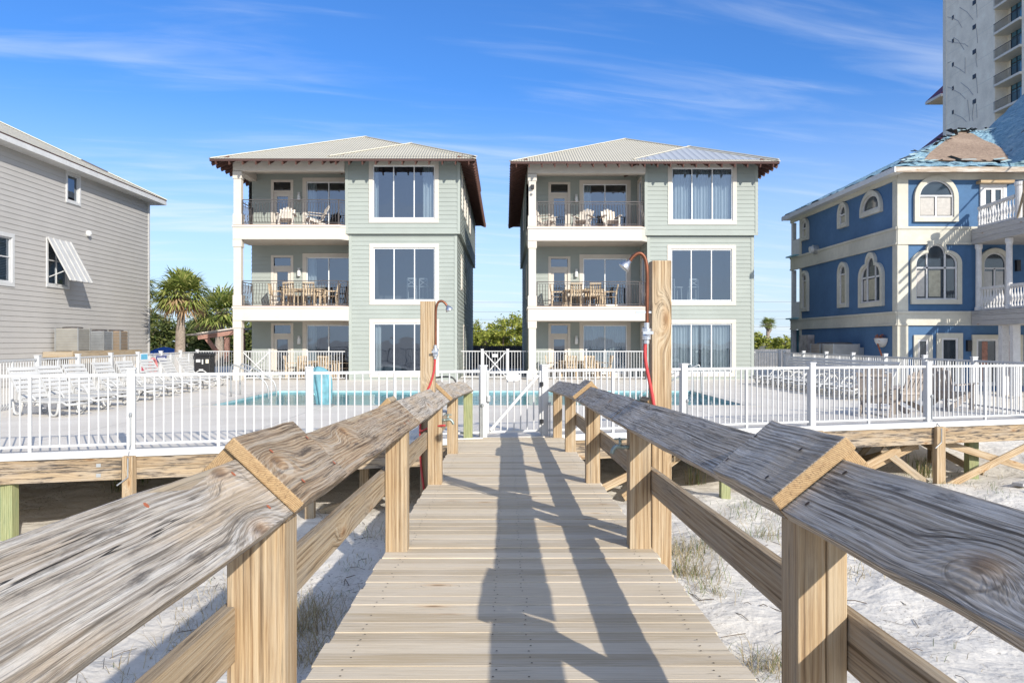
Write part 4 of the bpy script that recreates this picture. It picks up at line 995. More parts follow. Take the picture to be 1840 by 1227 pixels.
def awin(F_, fn, a0, a1, b0, b1, t=.16, bars=(), label=None, blind=None):
    out = fn(a0, a1, b0, b1); inn = fn(a0+t, a1-t, b0+t, b1-t)
    g = MB(); g.ring(out, inn, F_, 0, .12); wi = g.build('window', M['trim_y'], bh)
    out2 = inn; inn2 = fn(a0+t+.05, a1-t-.05, b0+t+.05, b1-t-.05)
    g = MB(); g.ring(out2, inn2, F_, 0, .06)
    for p, q in bars:
        P_, Q_ = F_(*p, .03), F_(*q, .03); g.bar(P_, Q_, .06, .05, F_(0, 0, 1)-F_(0, 0, 0))
    g.build('sash', M['whitewash'], wi)
    g = MB(); g.face([F_(a, b_, .012) for a, b_ in inn]); g.build('pane', M['glass_dark'], wi)
    if blind:
        for (p0, p1, q0, q1, mt) in blind:
            g = MB(); g.face([F_(p0, q0, .016), F_(p1, q0, .016), F_(p1, q1, .016), F_(p0, q1, .016)]); g.build('blind', M[mt], wi)
    return wi
M['blind'] = plain('lowered blind behind glass', (.42, .39, .35), .25, spec=.6, var=.12, nscale=9)
M['drape'] = plain('beige drape behind glass', (.36, .33, .24), .3, spec=.6, var=.2, nscale=7)
# front, top floor arch
awin(FB, arch_o, .56, 2.12, 5.86, 7.5, bars=[((.72, 6.78), (1.96, 6.78)), ((1.34, 6.06), (1.34, 6.75))], blind=[(.80, 1.29, 6.1, 6.72, 'blind'), (1.40, 1.88, 6.1, 6.72, 'blind')])
awin(FB, trefoil, .44, 2.24, 2.93, 5.22, bars=[((.6, 4.22), (2.08, 4.22)), ((1.02, 3.1), (1.02, 4.85)), ((1.66, 3.1), (1.66, 4.85))], blind=[(1.1, 1.52, 3.2, 4.14, 'drape'), (.68, .95, 3.2, 4.14, 'blind')])
Y_ = lambda px: BK-BX*FPX/(px-CX)
for a0, a1, b0, b1, fn, bars in ((Y_(1442), Y_(1454.3), 6.3, 7.34, arch_o, 1), (Y_(1508.8), Y_(1525.7), 6.3, 7.34, arch_o, 1), (Y_(1442), Y_(1454.3), 3.0, 4.9, arch_o, 1), (Y_(1508.8), Y_(1525.7), 3.0, 4.88, arch_o, 1)):
    t_ = .13; s_ = b1-(a1-a0)/2-.05
    awin(FW, fn, a0, a1, b0, b1, t=.14, bars=[((a0+.14, s_), (a1-.14, s_))], blind=[(a0+.2, a1-.2, b0+.2, s_-.05, 'drape')])
awin(FW, lambda a, b_, c, d: arch_o(a, b_, c, d, rise=(d-c)*.82), Y_(1549.5), Y_(1587), 6.42, 7.34, t=.17)
a0, a1 = Y_(1546.9), Y_(1590)
awin(FW, trefoil, a0, a1, 2.92, 5.0, t=.17, bars=[((a0+.17, 4.05), (a1-.17, 4.05)), ((a0+.66, 3.1), (a0+.66, 4.7)), ((a1-.66, 3.1), (a1-.66, 4.7))], blind=[(a0+.72, a1-.72, 3.2, 3.98, 'drape'), (a0+.3, a0+.6, 3.2, 3.98, 'blind')])
# doors and windows of the ground floor
def dwin(F_, a0, a1, b0, b1, name, t=.15, cols=1, blind=None, frame='trim_y', sash='whitewash', sill=True):
    g = MB(); fbox(g, F_, a0, a1, b1-t, b1, 0, .07); fbox(g, F_, a0, a0+t, b0, b1-t, 0, .07); fbox(g, F_, a1-t, a1, b0, b1-t, 0, .07)
    wi = g.build(name, M[frame], bh, bevel=.005); g = MB(); s = .07
    fbox(g, F_, a0+t, a1-t, b1-t-s, b1-t, 0, .05); fbox(g, F_, a0+t, a1-t, b0, b0+s*2, 0, .05)
    for k in range(cols+1): m = a0+t+(a1-a0-2*t)*k/cols; fbox(g, F_, max(m-s, a0+t), min(m+s, a1-t), b0+2*s, b1-t-s, 0, .048)
    g.build('sash', M[sash], wi)
    g = MB(); g.face([F_(a0+t, b0, .012), F_(a1-t, b0, .012), F_(a1-t, b1-t, .012), F_(a0+t, b1-t, .012)]); g.build('pane', M['glass_dark'], wi)
    for (p0, p1, q0, q1, mt) in blind or ():
        g = MB(); g.face([F_(p0, q0, .016), F_(p1, q0, .016), F_(p1, q1, .016), F_(p0, q1, .016)]); g.build('blind', M[mt], wi)
M['brick'] = plain('brick seen inside', (.30, .14, .10), .6, var=.5, nscale=9)
dwin(FB, .55, 1.22, .35, 1.83, 'window'); dwin(FB, 1.37, 2.3, .02, 1.9, 'door', t=.17, frame='trim_y')
dwin(FB, 2.63, 4.45, .02, 1.84, 'sliding_door', cols=2, blind=[(3.0, 3.2, .2, 1.6, 'brick'), (3.7, 4.1, .2, 1.6, 'brick')])
dwin(FB, 2.92, 3.86, 5.7, 7.2, 'door', t=.13, cols=2, frame='whitewash'); awin(FB, arch_o, 2.86, 4.0, 2.7, 4.92, t=.16, bars=[((3.0, 4.2), (3.86, 4.2)), ((3.43, 2.8), (3.43, 4.2))], blind=[(3.1, 3.36, 2.9, 4.1, 'blind'), (3.5, 3.76, 2.9, 4.1, 'blind')])
g = MB(); fbox(g, FB, 2.8, 4.0, 7.2, 7.3, 0, .3); g.build('door_hood', M['post_wood'], bh)
for a, b_ in ((2.5, 1.45), (4.25, 4.3)):
    g = MB(); fbox(g, FB, a-.07, a+.07, b_-.2, b_+.2, 0, .14); g.build('wall_lantern', M['black'], bh, bevel=.01)
# end porch at the far left corner
g = MB()
for z0, z1 in ((-.3, 2.17), (2.68, 5.05), (5.69, 7.36)):
    for yy in (39.35, ): g.box(BX-.02, BX+.16, yy-.1, yy+.1, z0, z1)
for z0 in (2.69, 5.7): g.box(BX-.02, BX+.06, BK, 39.25, z0+.05, z0+.8)
g.build('porch_column', M['whitewash'], bh)
g = MB()
for z in (2.69, 5.7): g.box(BX-.25, BX+1.5, 38.4, 39.6, z-.02, z+.04)
g.box(BX-.03, BX+2, 39.45, 39.5, -.3, 2.16); g.box(BX+1.4, BX+1.5, 38.3, 39.5, -.3, 7.4); g.build('porch_slab', plain('turquoise flashing', (.16, .36, .42), .5), bh)
# balcony at the right
BA, BZ = 16.58, 24.0
g = MB()
for z0, z1 in ((5.04, 5.58), (2.16, 2.68)):
    for q in range(3): g.box(BA, 22, BZ, BY-.09, z0+(z1-z0)*q/3+.004, z0+(z1-z0)*(q+1)/3)
g.build('balcony_slab', M['grey_wood'], bh, bevel=.006)
def vbal(x0_, y0_, y1_, z, h=.78, mat='whitewash', sag=0.0):
    g = MB(); n = int((y1_-y0_)/.15)
    for k in range(n+1):
        yy = y0_+(y1_-y0_)*k/n; z2 = z+.07
        g.lathe([(.035, 0), (.035, .06), (.022, .09), (.05, .26), (.045, .34), (.02, .48), (.02, .56), (.035, .6), (.035, h-.13)], (x0_, yy, z2), 8)
    g.bar((x0_, y0_, z+h-.02), (x0_, y1_, z+h-.02-sag), .12, .09); g.bar((x0_, y0_, z+.035), (x0_, y1_, z+.035), .11, .07)
    g.build('balustrade', M[mat], bh)
vbal(BA+.12, 26.95, 28.25, 2.69); vbal(BA+.12, 24.3, 26.6, 2.69); vbal(BA+.12, 26.4, 28.45, 5.6, sag=.08)
for yy in (28.5, 26.78, 24.2):
    g = MB(); g.lathe([(.13, 0), (.13, .1), (.105, .14), (.095, 2.15), (.12, 2.2), (.12, 2.34)], (BA+.14, yy, 2.69), 14); g.build('balcony_column', M['whitewash'], bh)
for yy in (27.2, 26.6): g = MB(); g.box(BA+.1, BA+.34, yy-.1, yy+.1, -.2, 2.15); g.build('balcony_column', M['whitewash'], bh)
g = MB(); g.lathe([(.12, 0), (.12, 1.05), (.15, 1.1), (.15, 1.2)], (BA+.14, 26.25, 5.59), 14); g.build('balcony_column', M['whitewash'], bh)
g = MB(); g.bar((BA+.1, 25.9, 5.59), (BA+.1, 25.9, 6.75), .1, .1, (0, 1, 0))
for z in (6.68, 6.3, 5.95): g.bar((BA+.1, 25.95, z), (BA+.1, 24.0, z+.03), .04, .09)
g.bar((BA+.05, 26.2, 5.6), (BA+.05, 25.85, 6.5), .05, .05); g.build('timber_guard', M['rail_wood'], bh)
# torn roof: hip wing and bigger hip behind
def roofpatch():
    t = NT('torn turquoise shingle'); p = t.pos(); n = t.noise(p, 1.3, 7, .68); n2 = t.noise(p, 9, 5, .7)
    s = t.n('ShaderNodeSeparateXYZ'); t.l(p, s.inputs[0])
    st = t.noise(t.xyz(t.ma('MULTIPLY', s.outputs[0], 1.2), t.ma('MULTIPLY', s.outputs[1], 1.2), t.ma('MULTIPLY', s.outputs[2], 9)), 1.6, 5, .7)
    k = t.ramp(t.ma('ADD', t.ma('MULTIPLY', n2, .45), t.ma('MULTIPLY', st, .55)), [(.34, (.09, .17, .23)), (.5, (.20, .35, .44)), (.66, (.42, .55, .58))])
    k = t.mix(t.mr(n, .60, .66, 0, .85), k, (.09, .075, .065))
    t.l(k, t.b.inputs['Base Color']); t.b.inputs['Roughness'].default_value = .75; t.bump(t.ma('ADD', st, n2), .06); return t.m
M['shingle'] = roofpatch()
def osb():
    t = NT('weathered sheathing board'); p = t.pos(); n = t.noise(p, 11, 6, .75); n2 = t.noise(p, 1.0, 3)
    k = t.ramp(t.ma('ADD', t.ma('MULTIPLY', n, .75), t.ma('MULTIPLY', n2, .25)), [(.35, (.17, .115, .08)), (.65, (.42, .31, .225))])
    t.l(k, t.b.inputs['Base Color']); t.b.inputs['Roughness'].default_value = .9; t.bump(n, .02); return t.m
M['osb'] = osb()
rf = random.Random(11)
def rough_plane(g, A, B, C, D, nu, nv, amp, mi=0):
    A, B, C, D = map(V, (A, B, C, D)); n = (B-A).cross(D-A).normalized(); pts = []
    for j in range(nv+1):
        for i in range(nu+1):
            u_, v_ = i/nu, j/nv; p = (A*(1-u_)+B*u_)*(1-v_)+(D*(1-u_)+C*u_)*v_
            pts.append(p+n*(rf.random()-.3)*amp)
    g.mesh(pts, [[j*(nu+1)+i, j*(nu+1)+i+1, (j+1)*(nu+1)+i+1, (j+1)*(nu+1)+i] for j in range(nv) for i in range(nu)], None, mi)
ze = 7.72; A = V((13.62, 28.25, ze)); ap = V((19.0, 33.6, 10.35)); B_ = V((20.5, 28.25, ze)); ap2 = V((21.5, 33.6, 10.35))
g = MB(); rough_plane(g, A, B_, ap2, ap, 34, 16, .07); 
Cw = V((13.62, 39.75, ze)); ap3 = V((19.0, 34.6, 10.35)); rough_plane(g, Cw, A, ap, ap3, 40, 14, .09)
rough_plane(g, (26, 39.75, ze), Cw, ap3, (21, 34.6, 10.35), 12, 10, .03)
ro = g.build('roof', M['shingle'], bh)
# bare boards on the front slope
def onr(u_, v_, o=.09):
    p = (A*(1-u_)+B_*u_)*(1-v_)+(ap*(1-u_)+ap2*u_)*v_; n = (B_-A).cross(ap-A).normalized(); return p+n*o
g = MB(); outl = []
for u_, v_ in ((.12, .13), (.3, .10), (.5, .09), (.62, .11), (.66, .12), (.60, .35), (.52, .55), (.42, .66), (.33, .78), (.26, .86), (.12, .93), (.05, .95), (.03, .8), (.05, .5), (.08, .3)): outl.append(onr(u_+(rf.random()-.5)*.02, v_, .06))
g.face(outl); g.face([p-(p-onr(0, 0, 0)).normalized()*0-V((0, 0, .03)) for p in outl][::-1])
g.build('bare_sheathing', M['osb'], ro)
g = MB() # torn flaps of felt and shingle
for k in range(52):
    if k < 34: u_, v_ = rf.choice([(rf.uniform(.02, .95), rf.uniform(.02, .1)), (rf.uniform(.55, .8), rf.uniform(.2, .95)), (rf.uniform(.1, .4), rf.uniform(.88, 1.0))]); p = onr(u_, v_, .09)
    else: s_ = rf.random(); p = A.lerp(ap, s_)+V((rf.uniform(-.1, .3), 0, .08))
    a = rf.uniform(0, 6.28); w_, h_ = rf.uniform(.15, .55), rf.uniform(.08, .22); d1 = V((math.cos(a), math.sin(a)*.6, rf.uniform(-.1, .35))); d2 = V((-math.sin(a), math.cos(a), rf.uniform(.1, .5)))
    g.face([p, p+d1*w_, p+d1*w_*.9+d2*h_, p+d2*h_*rf.uniform(.5, 1.2)])
g.build('torn_felt', plain('black roofing felt', (.045, .043, .045), .8, var=.5, nscale=2), ro)['kind'] = 'stuff'
g = MB()
for k in range(30):
    if k < 20: p = onr(rf.uniform(.0, .95), rf.choice([rf.uniform(.0, .1), rf.uniform(.0, .1), rf.uniform(.9, 1)]), .1)
    else: p = A.lerp(ap, rf.random())+V((rf.uniform(-.15, .2), 0, .09))
    a = rf.uniform(-.5, .5); w_, h_ = rf.uniform(.2, .7), rf.uniform(.08, .2); d1 = V((math.cos(a), math.sin(a)*.6, rf.uniform(-.1, .2))); d2 = V((-math.sin(a), math.cos(a), rf.uniform(.3, .6)))
    g.face([p, p+d1*w_, p+d1*w_*.9+d2*h_, p+d2*h_*rf.uniform(.5, 1.2)])
g.build('loose_shingle', plain('pale turquoise shingle', (.34, .45, .45), .8, var=.3, nscale=3), ro)['kind'] = 'stuff'
g = MB(); g.box(13.6, 13.66, 28.2, 39.75, ze-.2, ze-.012); g.box(13.661, 13.98, 28.3, 39.7, ze-.19, ze-.17); g.build('fascia', M['white_old'], ro)
g = MB(); g.box(13.665, 20.3, 28.2, 28.26, ze-.2, ze-.02); g.box(13.67, 20.3, 28.265, 28.74, ze-.13, ze-.11); g.build('rotten_fascia', wood('rotten fascia wood', [(.06, .04, .03), (.30, .22, .15), (.62, .56, .48)], stain=.9, lines=150, patch=(.6, .58, .54), pamt=.6), ro)
g = MB(); e0, e1 = V((17.8, 24.2, 7.75)), V((17.8, 31.5, 7.75)); t0, t1 = V((25, 24.2, 15.2)), V((25, 33.9, 15.2))
rough_plane(g, V((17.8, 34.3, 7.95)), e0, t0, V((25, 34.3, 15.0)), 40, 34, .08)
rough_plane(g, V((26.5, 34.3, 7.95)), V((17.8, 34.3, 7.95)), V((25, 34.3, 15.0)), V((26.5, 34.3, 15.0)), 8, 8, .01)
g.build('main_roof', M['shingle'], bh)
# things on the west wall
def wallbox(name, label, cat, px0, px1, y0, y1, dep, mat, parts=None):
    a0, a1 = Y_(px0), Y_(px1); ym = BX*FPX/((px0+px1)/2-CX); z0 = CAMZ+(HY-y1)*ym/FPX; z1 = CAMZ+(HY-y0)*ym/FPX
    t = thing(name, label, cat, FW((a0+a1)/2, z0, dep/2)); g = MB(); fbox(g, FW, a0, a1, z0, z1, .01, dep); g.build('case', mat, t, bevel=.01)
    g = MB(); fbox(g, FW, a0+.06, a1-.06, z0+.08, z1-.08, dep+.001, dep+.02); fbox(g, FW, (a0+a1)/2, (a0+a1)/2+.04, (z0+z1)/2-.06, (z0+z1)/2+.06, dep+.021, dep+.04); g.build('door', mat, t)
    return t
wallbox('meter_cabinet', 'rusty grey meter cabinet on the blue wall, farthest along', 'cabinet', 1447, 1464, 602, 640, .3, plain('rusty grey box', (.42, .36, .32), .6, .3, var=.5, nscale=2.5))
wallbox('junction_box', 'small grey box low on the blue wall near the corner', 'box', 1542, 1553, 624, 642, .2, M['steel'])
for k, (px, lb) in enumerate(((1487, 'brown slatted condenser by the blue wall, farther of two'), (1511, 'grey slatted condenser by the blue wall, nearer of two'))):
    yy = 13.3*FPX/(px-CX); condenser(lb, yy, .55, 1.0, .95, (.30, .25, .21) if k == 0 else (.42, .40, .37), x=13.3)
t = thing('wall_vent', 'round grey vent hood on the cream band of the blue house', 'vent', FW(Y_(1468), 5.75, .1)); c = FW(Y_(1469), 5.72, 0)
g = MB(); g.tube([c, c+V((-.22, 0, 0))], .2, 16); g.build('hood', M['steel'], t); g = MB(); g.tube([c+V((-.22, 0, 0)), c+V((-.34, 0, -.02))], .15, 16); g.build('flap', M['white_old'], t)
t = thing('wall_planter', 'half basket planter with dried orange flowers on the blue wall', 'planter', FW(Y_(1587), 1.5, .1)); c = FW(Y_(1587), 1.72, .02)
g = MB(); n = 12
for j in range(5):
    for i in range(n):
        f = lambda i, j: c+V((-.26*math.sin(math.pi*i/n)*math.cos(j/5*1.5), .40*math.cos(math.pi*i/n)*math.cos(j/5*1.5), -.34*math.sin(j/5*1.5)))
        g.face([f(i, j), f(i+1, j), f(i+1, j+1), f(i, j+1)])
g.build('basket', M['white_old'], t)
g = MB()
for k in range(120):
    a = rf.uniform(0, math.pi); r = rf.uniform(.05, .3); p = c+V((-r*math.sin(a)*.9, r*math.cos(a)*1.2, rf.uniform(-.18, .1))); g.face([p, p+V((rf.uniform(-.05, .05), .05, .02)), p+V((0, .02, .06))])
for k in range(26): p = c+V((-.2, -.1-.014*k, -.2-.018*k)); g.face([p, p+V((-.05, .05, 0)), p+V((0, .03, -.07))])
g.build('dried_flowers', plain('dried orange flowers', (.36, .12, .06), .8, var=.6, nscale=12), t)

# ------------------------------------------------------------------ condominium tower and red roofed building behind
tx = 60.0
def tw(px, py, o=0.0): yy = tx*FPX/(px-CX); return V((tx-o, yy, CAMZ+(HY-py)*yy/FPX))
tg = thing('condominium_tower', 'tall pale concrete tower with cracked wall and recessed balconies behind the blue house', 'tower', (tx+9, 100, 0))
M['tower'] = stucco('pale tower stucco', (.90, .82, .68)); M['tower_edge'] = plain('cream tower edge', (.70, .66, .58), .8)
TY0, TY1, TB0, TB1, TH = 72.0, 110.5, 93.75, 98.9, 62.0
g = MB(); g.box(tx, tx+16, TB1, TY1, 0, TH); g.box(tx, tx+16, TY0, TB0, 0, TH); g.box(tx+1.6, tx+16, TB0, TB1, 0, TH); g.build('wall', M['tower'], tg)
g = MB(); g.box(tx-.05, tx+.6, TY1-.7, TY1+.06, 0, TH); g.build('wall_edge', M['tower_edge'], tg)
for k in range(19): z = 2+3.17*k+.35; g = MB(); g.box(tx-.012, tx+.05, TB1+.02, TY1-.75, z, z+.05); g.build('joint_line', M['tower_edge'], tg)
gls = plain('blue tower glass', (.07, .21, .30), .08, spec=1.0, var=.3, nscale=.6)
for k in range(5, 19):
    z = 39.3-3.17*6+3.17*(k-5)
    if z > TH-3: break
    g = MB(); g.box(tx-.25, tx+1.7, TB0+.01, TB1-.01, z-.28, z); g.build('balcony_slab', M['tower_edge'], tg)
    g = MB(); g.box(tx+1.52, tx+1.58, TB0+.1, TB1-.9, z+.02, z+2.85); wi = g.build('balcony_window', gls, tg)
    g = MB()
    for q in range(5): y = TB0+.1+(TB1-.95-TB0)*q/4; g.box(tx+1.46, tx+1.515, y-.05, y+.05, z, z+2.87)
    g.box(tx+1.462, tx+1.517, TB0+.05, TB1-.85, z+2.2, z+2.3); g.build('frame', M['black'], wi)
    g = MB()
    for q in range(28): y = TB0+.1+(TB1-TB0-.2)*q/27; g.box(tx-.20, tx-.17, y-.012, y+.012, z, z+1.05)
    g.box(tx-.21, tx-.16, TB0+.05, TB1-.05, z+1.02, z+1.08); g.build('railing', M['black'], tg)
g = MB()
for py in (5, 49, 93.6, 138, 183):
    g = MB(); c = tw(1751, py, .03); g.box(c.x-.02, c.x+.02, c.y-.36, c.y+.36, c.z-.28, c.z+.28); g.build('wall_vent', M['black'], tg)
for py in (32, 74, 116.5, 159, 202): g = MB(); c = tw(1712.5, py, .03); g.box(c.x-.02, c.x+.02, c.y-.2, c.y+.2, c.z-.26, c.z+.26); g.build('wall_vent', M['black'], tg)
M['crack'] = plain('dark crack filler', (.40, .39, .39), .8)
for ln in ([(1703, 31), (1712, 33), (1722, 38), (1729, 50)], [(1725, 14), (1738, 22), (1749, 36)], [(1755, 8), (1756, 32)], [(1703, 74), (1714, 77), (1733, 79), (1740, 84)], [(1714, 68), (1722, 73), (1733, 90)], [(1755, 52), (1757, 78)], [(1703, 114), (1709, 111)], [(1714, 119), (1724, 124), (1735, 132)], [(1734.5, 104), (1734.5, 130)], [(1755, 96), (1754, 108), (1756, 121)], [(1703, 157), (1713, 160)], [(1714, 162), (1725, 168), (1735, 178)], [(1727, 149), (1740, 159), (1749, 171)], [(1755, 140), (1757, 168)], [(1714, 205), (1728, 211), (1737, 219)], [(1739, 180), (1743, 218)], [(1750, 186), (1747, 210), (1749, 218)], [(1755, 187), (1756, 212)]):
    g = MB()
    for p, q in zip(ln, ln[1:]): g.bar(tw(*p, .03), tw(*q, .03), .06, .05, (-1, 0, 0))
    g.build('repaired_crack', M['crack'], tg)
rb = thing('red_roofed_building', 'distant pale block with dark red roofs, mostly hidden behind the blue house', 'building', (78, 135, 0))
M['redroof'] = plain('dark red metal roof', (.16, .02, .03), .5, var=.15)
g = MB(); g.box(66.6, 92, 122.5, 125.5, 0, 30.4); g.box(70.2, 92, 122.6, 125.4, 30.4, 39.2); g.build('wall', M['tower_edge'], rb)
for x0_, y0_, z in ((63.6, 121.5, 30.6), (65.7, 121.8, 39.0)):
    g = MB(); hip(g, [(x0_, y0_, z), (94, y0_, z), (76, y0_+2.4, z+10)]); hip(g, [(x0_, 126.3, z), (x0_, y0_, z), (76, y0_+2.4, z+10)]); hip(g, [(94, y0_, z), (94, 126.3, z), (76, y0_+2.4, z+10)]); g.build('roof', M['redroof'], rb)
    g = MB(); g.box(x0_, 94, y0_, 126.3, z-.4, z-.02); g.build('eave', M['tower_edge'], rb)

# ------------------------------------------------------------------ trees and palms
def leafmat(name, c0, c1, c2):
    t = NT(name); r = t.isl(); k = t.ramp(r, [(.1, c0), (.55, c1), (.95, c2)]); t.l(k, t.b.inputs['Base Color']); t.b.inputs['Roughness'].default_value = .6; t.b.inputs['Specular IOR Level'].default_value = .25
    tl = t.n('ShaderNodeBsdfTranslucent'); t.l(k, tl.inputs[0]); ms = t.n('ShaderNodeMixShader'); ms.inputs[0].default_value = .3; t.l(t.b.outputs[0], ms.inputs[1]); t.l(tl.outputs[0], ms.inputs[2]); t.l(ms.outputs[0], t.o.inputs[0]); return t.m
M['leaf_dark'] = leafmat('dark scrub leaves', (.045, .07, .02), (.11, .14, .04), (.20, .21, .07))
M['leaf_pine'] = leafmat('sunlit pine needles', (.14, .18, .03), (.32, .36, .06), (.50, .48, .12))
M['palm'] = leafmat('palm fronds', (.12, .17, .035), (.26, .31, .08), (.46, .45, .15))
M['palm_dry'] = leafmat('dry palm fronds', (.28, .17, .09), (.46, .32, .18), (.58, .44, .27))
M['bark'] = plain('bark', (.19, .15, .115), .9, var=.35, nscale=9, bump=.02)
M['palm_bark'] = plain('palm trunk', (.34, .28, .23), .9, var=.3, nscale=12, bump=.03)
def leafy(g, c, rad, clumps, per, size, rr, droop=.3):
    for k in range(clumps):
        while True:
            d = V((rr.uniform(-1, 1), rr.uniform(-1, 1), rr.uniform(-1, 1)))
            if .2 < d.length < 1: break
        cc = V(c)+V((d.x*rad[0], d.y*rad[1], d.z*rad[2])); cr = rr.uniform(.16, .34)*min(rad)
        for j in range(per):
            e = V((rr.gauss(0, 1), rr.gauss(0, 1), rr.gauss(0, .8)))*cr*.62; p = cc+e; s = size*rr.uniform(.6, 1.4)
            a = V((rr.uniform(-1, 1), rr.uniform(-1, 1), rr.uniform(-.6, .6))).normalized(); b_ = a.cross(V((rr.uniform(-1, 1), rr.uniform(-1, 1), rr.uniform(-1, 1)))).normalized()
            g.face([p-a*s, p+b_*s*.4, p+a*s, p-b_*s*.4])
def tree(name, label, x, y, h, rad, mat, clumps=34, per=46, size=.13, group=None, z0=-.2, cat='tree', seed=0):
    rr = random.Random(seed+int(x*31+y*17)); t = thing(name, label, cat, (x, y, z0), group=group)
    cz = z0+h-rad[2]; g = MB()
    g.tube(arcpts([(x, y, z0), (x+rr.uniform(-.1, .1), y, z0+(cz-z0)*.5), (x+rr.uniform(-.2, .2), y, cz+rad[2]*.5)], 4), 1, 7, taper=[.13-.012*i for i in range(9)])
    for k in range(6):
        a = rr.uniform(0, 6.28); q = V((x, y, z0+(cz-z0)*rr.uniform(.5, 1.1))); g.tube([q, q+V((math.cos(a)*rad[0]*.7, math.sin(a)*rad[1]*.7, rad[2]*rr.uniform(.1, .7)))], 1, 5, taper=[.045, .015])
    g.build('trunk', M['bark'], t)
    g = MB(); leafy(g, (x, y, cz), rad, clumps, per, size, rr); g.build('crown', M[mat], t)
    return t
tl = [(-3.0, 61, 2.5, 1.2), (-1.9, 58, 3.1, 1.1), (-1.0, 62, 2.9, 1.2), (-.1, 59, 3.5, 1.1), (.9, 61, 3.7, 1.2), (1.6, 58, 3.2, 1.0), (2.4, 63, 3.2, 1.2)]
lb = ['low pale green pine at the left end of the gap between the sage houses', 'pine second from the left in the gap between the sage houses', 'rounded pine third from the left in the gap between the sage houses', 'pine in the middle of the gap between the sage houses', 'tallest sunlit pine in the gap between the sage houses', 'pine next to the tallest one in the gap between the sage houses', 'pine at the right end of the gap, half behind the right sage house']
for (x, y, h, r), l_ in zip(tl, lb): tree('pine_tree', l_, x*1.35, y*1.35, h*1.12+.3, (r*1.35, r*1.35, h*.5), 'leaf_pine', 34, 64, .15, 'sunlit pines far behind the houses')
for (x, y, h, r), l_ in zip([(20.3, 66, 2.3, 1.2), (21.6, 63, 1.9, 1.1), (22.8, 67, 1.8, 1.2), (24.2, 64, 3.0, 1.4)], ['low pine beside the right wall of the right sage house', 'pine left of the small dark palm by the blue house', 'low pine behind the small dark palm by the blue house', 'dark rounded pine touching the blue house porch']):
    tree('pine_tree', l_, x, y, h+.2, (r, r, h*.42), 'leaf_pine' if x < 24 else 'leaf_dark', 30, 50, .13, 'sunlit pines far behind the houses')
for (x, y, h, r), l_ in zip([(-24.2, 47, 3.2, 1.7), (-22.2, 49, 3.5, 1.6), (-20.6, 47, 3.3, 1.5), (-18.7, 50, 3.4, 1.6), (-17.0, 47, 3.0, 1.4), (-15.4, 49, 3.2, 1.5), (-13.2, 50, 3.0, 1.5)], ['dark scrub oak against the corner of the grey house', 'dark scrub oak left of the palm trunk', 'dark scrub oak directly behind the palm trunk', 'dark scrub oak right of the palm trunk', 'dark scrub oak behind the pink timber pergola', 'dark scrub oak beside the porch column of the left house', 'dark scrub oak seen through the porch of the left house']):
    tree('scrub_oak', l_, x*1.38, y*1.38, h*1.28, (r*1.38, r*1.38, h*.6), 'leaf_dark', 50, 64, .19, 'scrub oaks behind the left fence')
def palm(label, x, y, ztop, th, R_, nf, seed, dry=8, z0=-.2):
    rr = random.Random(seed); t = thing('palm_tree', label, 'palm tree', (x, y, z0), group='palm trees'); g = MB()
    pts = arcpts([(x, y, z0), (x+.05, y, z0+(ztop-z0)*.5), (x+.12, y, ztop)], 6)
    g.tube(pts, 1, 12, taper=[th*(1.15-.35*i/(len(pts)-1)) if i < len(pts)*.6 else th*.8 for i in range(len(pts))])
    for k in range(26):
        a = rr.uniform(0, 6.28); zz = ztop-rr.uniform(0, .9)*(.28*(ztop-z0)); q = V((x+.1, y, zz)); d = V((math.cos(a), math.sin(a), .9)); g.tube([q+V((d.x, d.y, 0))*th*.6, q+d*th*1.7], 1, 4, taper=[.05, .02])
    g.build('trunk', M['palm_bark'], t)
    def fan(g, el, az, L, W):
        d = V((math.cos(az)*math.cos(el), math.sin(az)*math.cos(el), math.sin(el))); base = V((x+.12, y, ztop)); mid = base+d*L*.5+V((0, 0, -.05*L)); 
        sd = d.cross(V((0, 0, 1))).normalized(); upv = sd.cross(d)
        g.face([base-sd*.02, base+sd*.02, mid+sd*.012, mid-sd*.012])
        n = 15
        for k in range(n):
            a = R(-105+210*k/(n-1))+rr.uniform(-.05, .05); ld = (d*math.cos(a)+sd*math.sin(a)+upv*rr.uniform(-.1, .18)).normalized(); l_ = W*rr.uniform(.8, 1.1)*(1-.25*abs(math.sin(a)))
            nn = ld.cross(upv).normalized()*.028*W*1.5; p1 = mid+ld*l_*.55; p2 = mid+ld*l_+V((0, 0, -.30*l_*rr.uniform(.4, 1.3)))
            g.face([mid, p1+nn, p2, p1-nn])
    g = MB()
    for k in range(nf): fan(g, math.asin(max(-.55, min(.98, rr.uniform(-.45, 1.0)))), rr.uniform(0, 6.28), R_*rr.uniform(.75, 1.0), R_*.55)
    g.build('crown', M['palm'], t)
    if dry:
        g = MB()
        for k in range(dry): fan(g, rr.uniform(-.95, -.2), rr.uniform(0, 6.28), R_*rr.uniform(.6, .9), R_*.5)
        g.build('dry_fronds', M['palm_dry'], t)
palm('full cabbage palm with tan dry skirt standing clear beside the grey house', -14.95, 37.0, 3.75, .22, 1.68, 92, 3, 36)
palm('cabbage palm half hidden behind the porch of the left sage house', -20.6, 58.0, 3.7, .3, 2.7, 90, 9, 6)
palm('cabbage palm with dry fronds peeking from behind the grey house corner', -19.5, 42.0, 4.2, .24, 1.75, 70, 14, 22)
palm('small dark palm far off between the right sage house and the blue house', 22.7, 70, 3.1, .2, .95, 44, 21, 0)
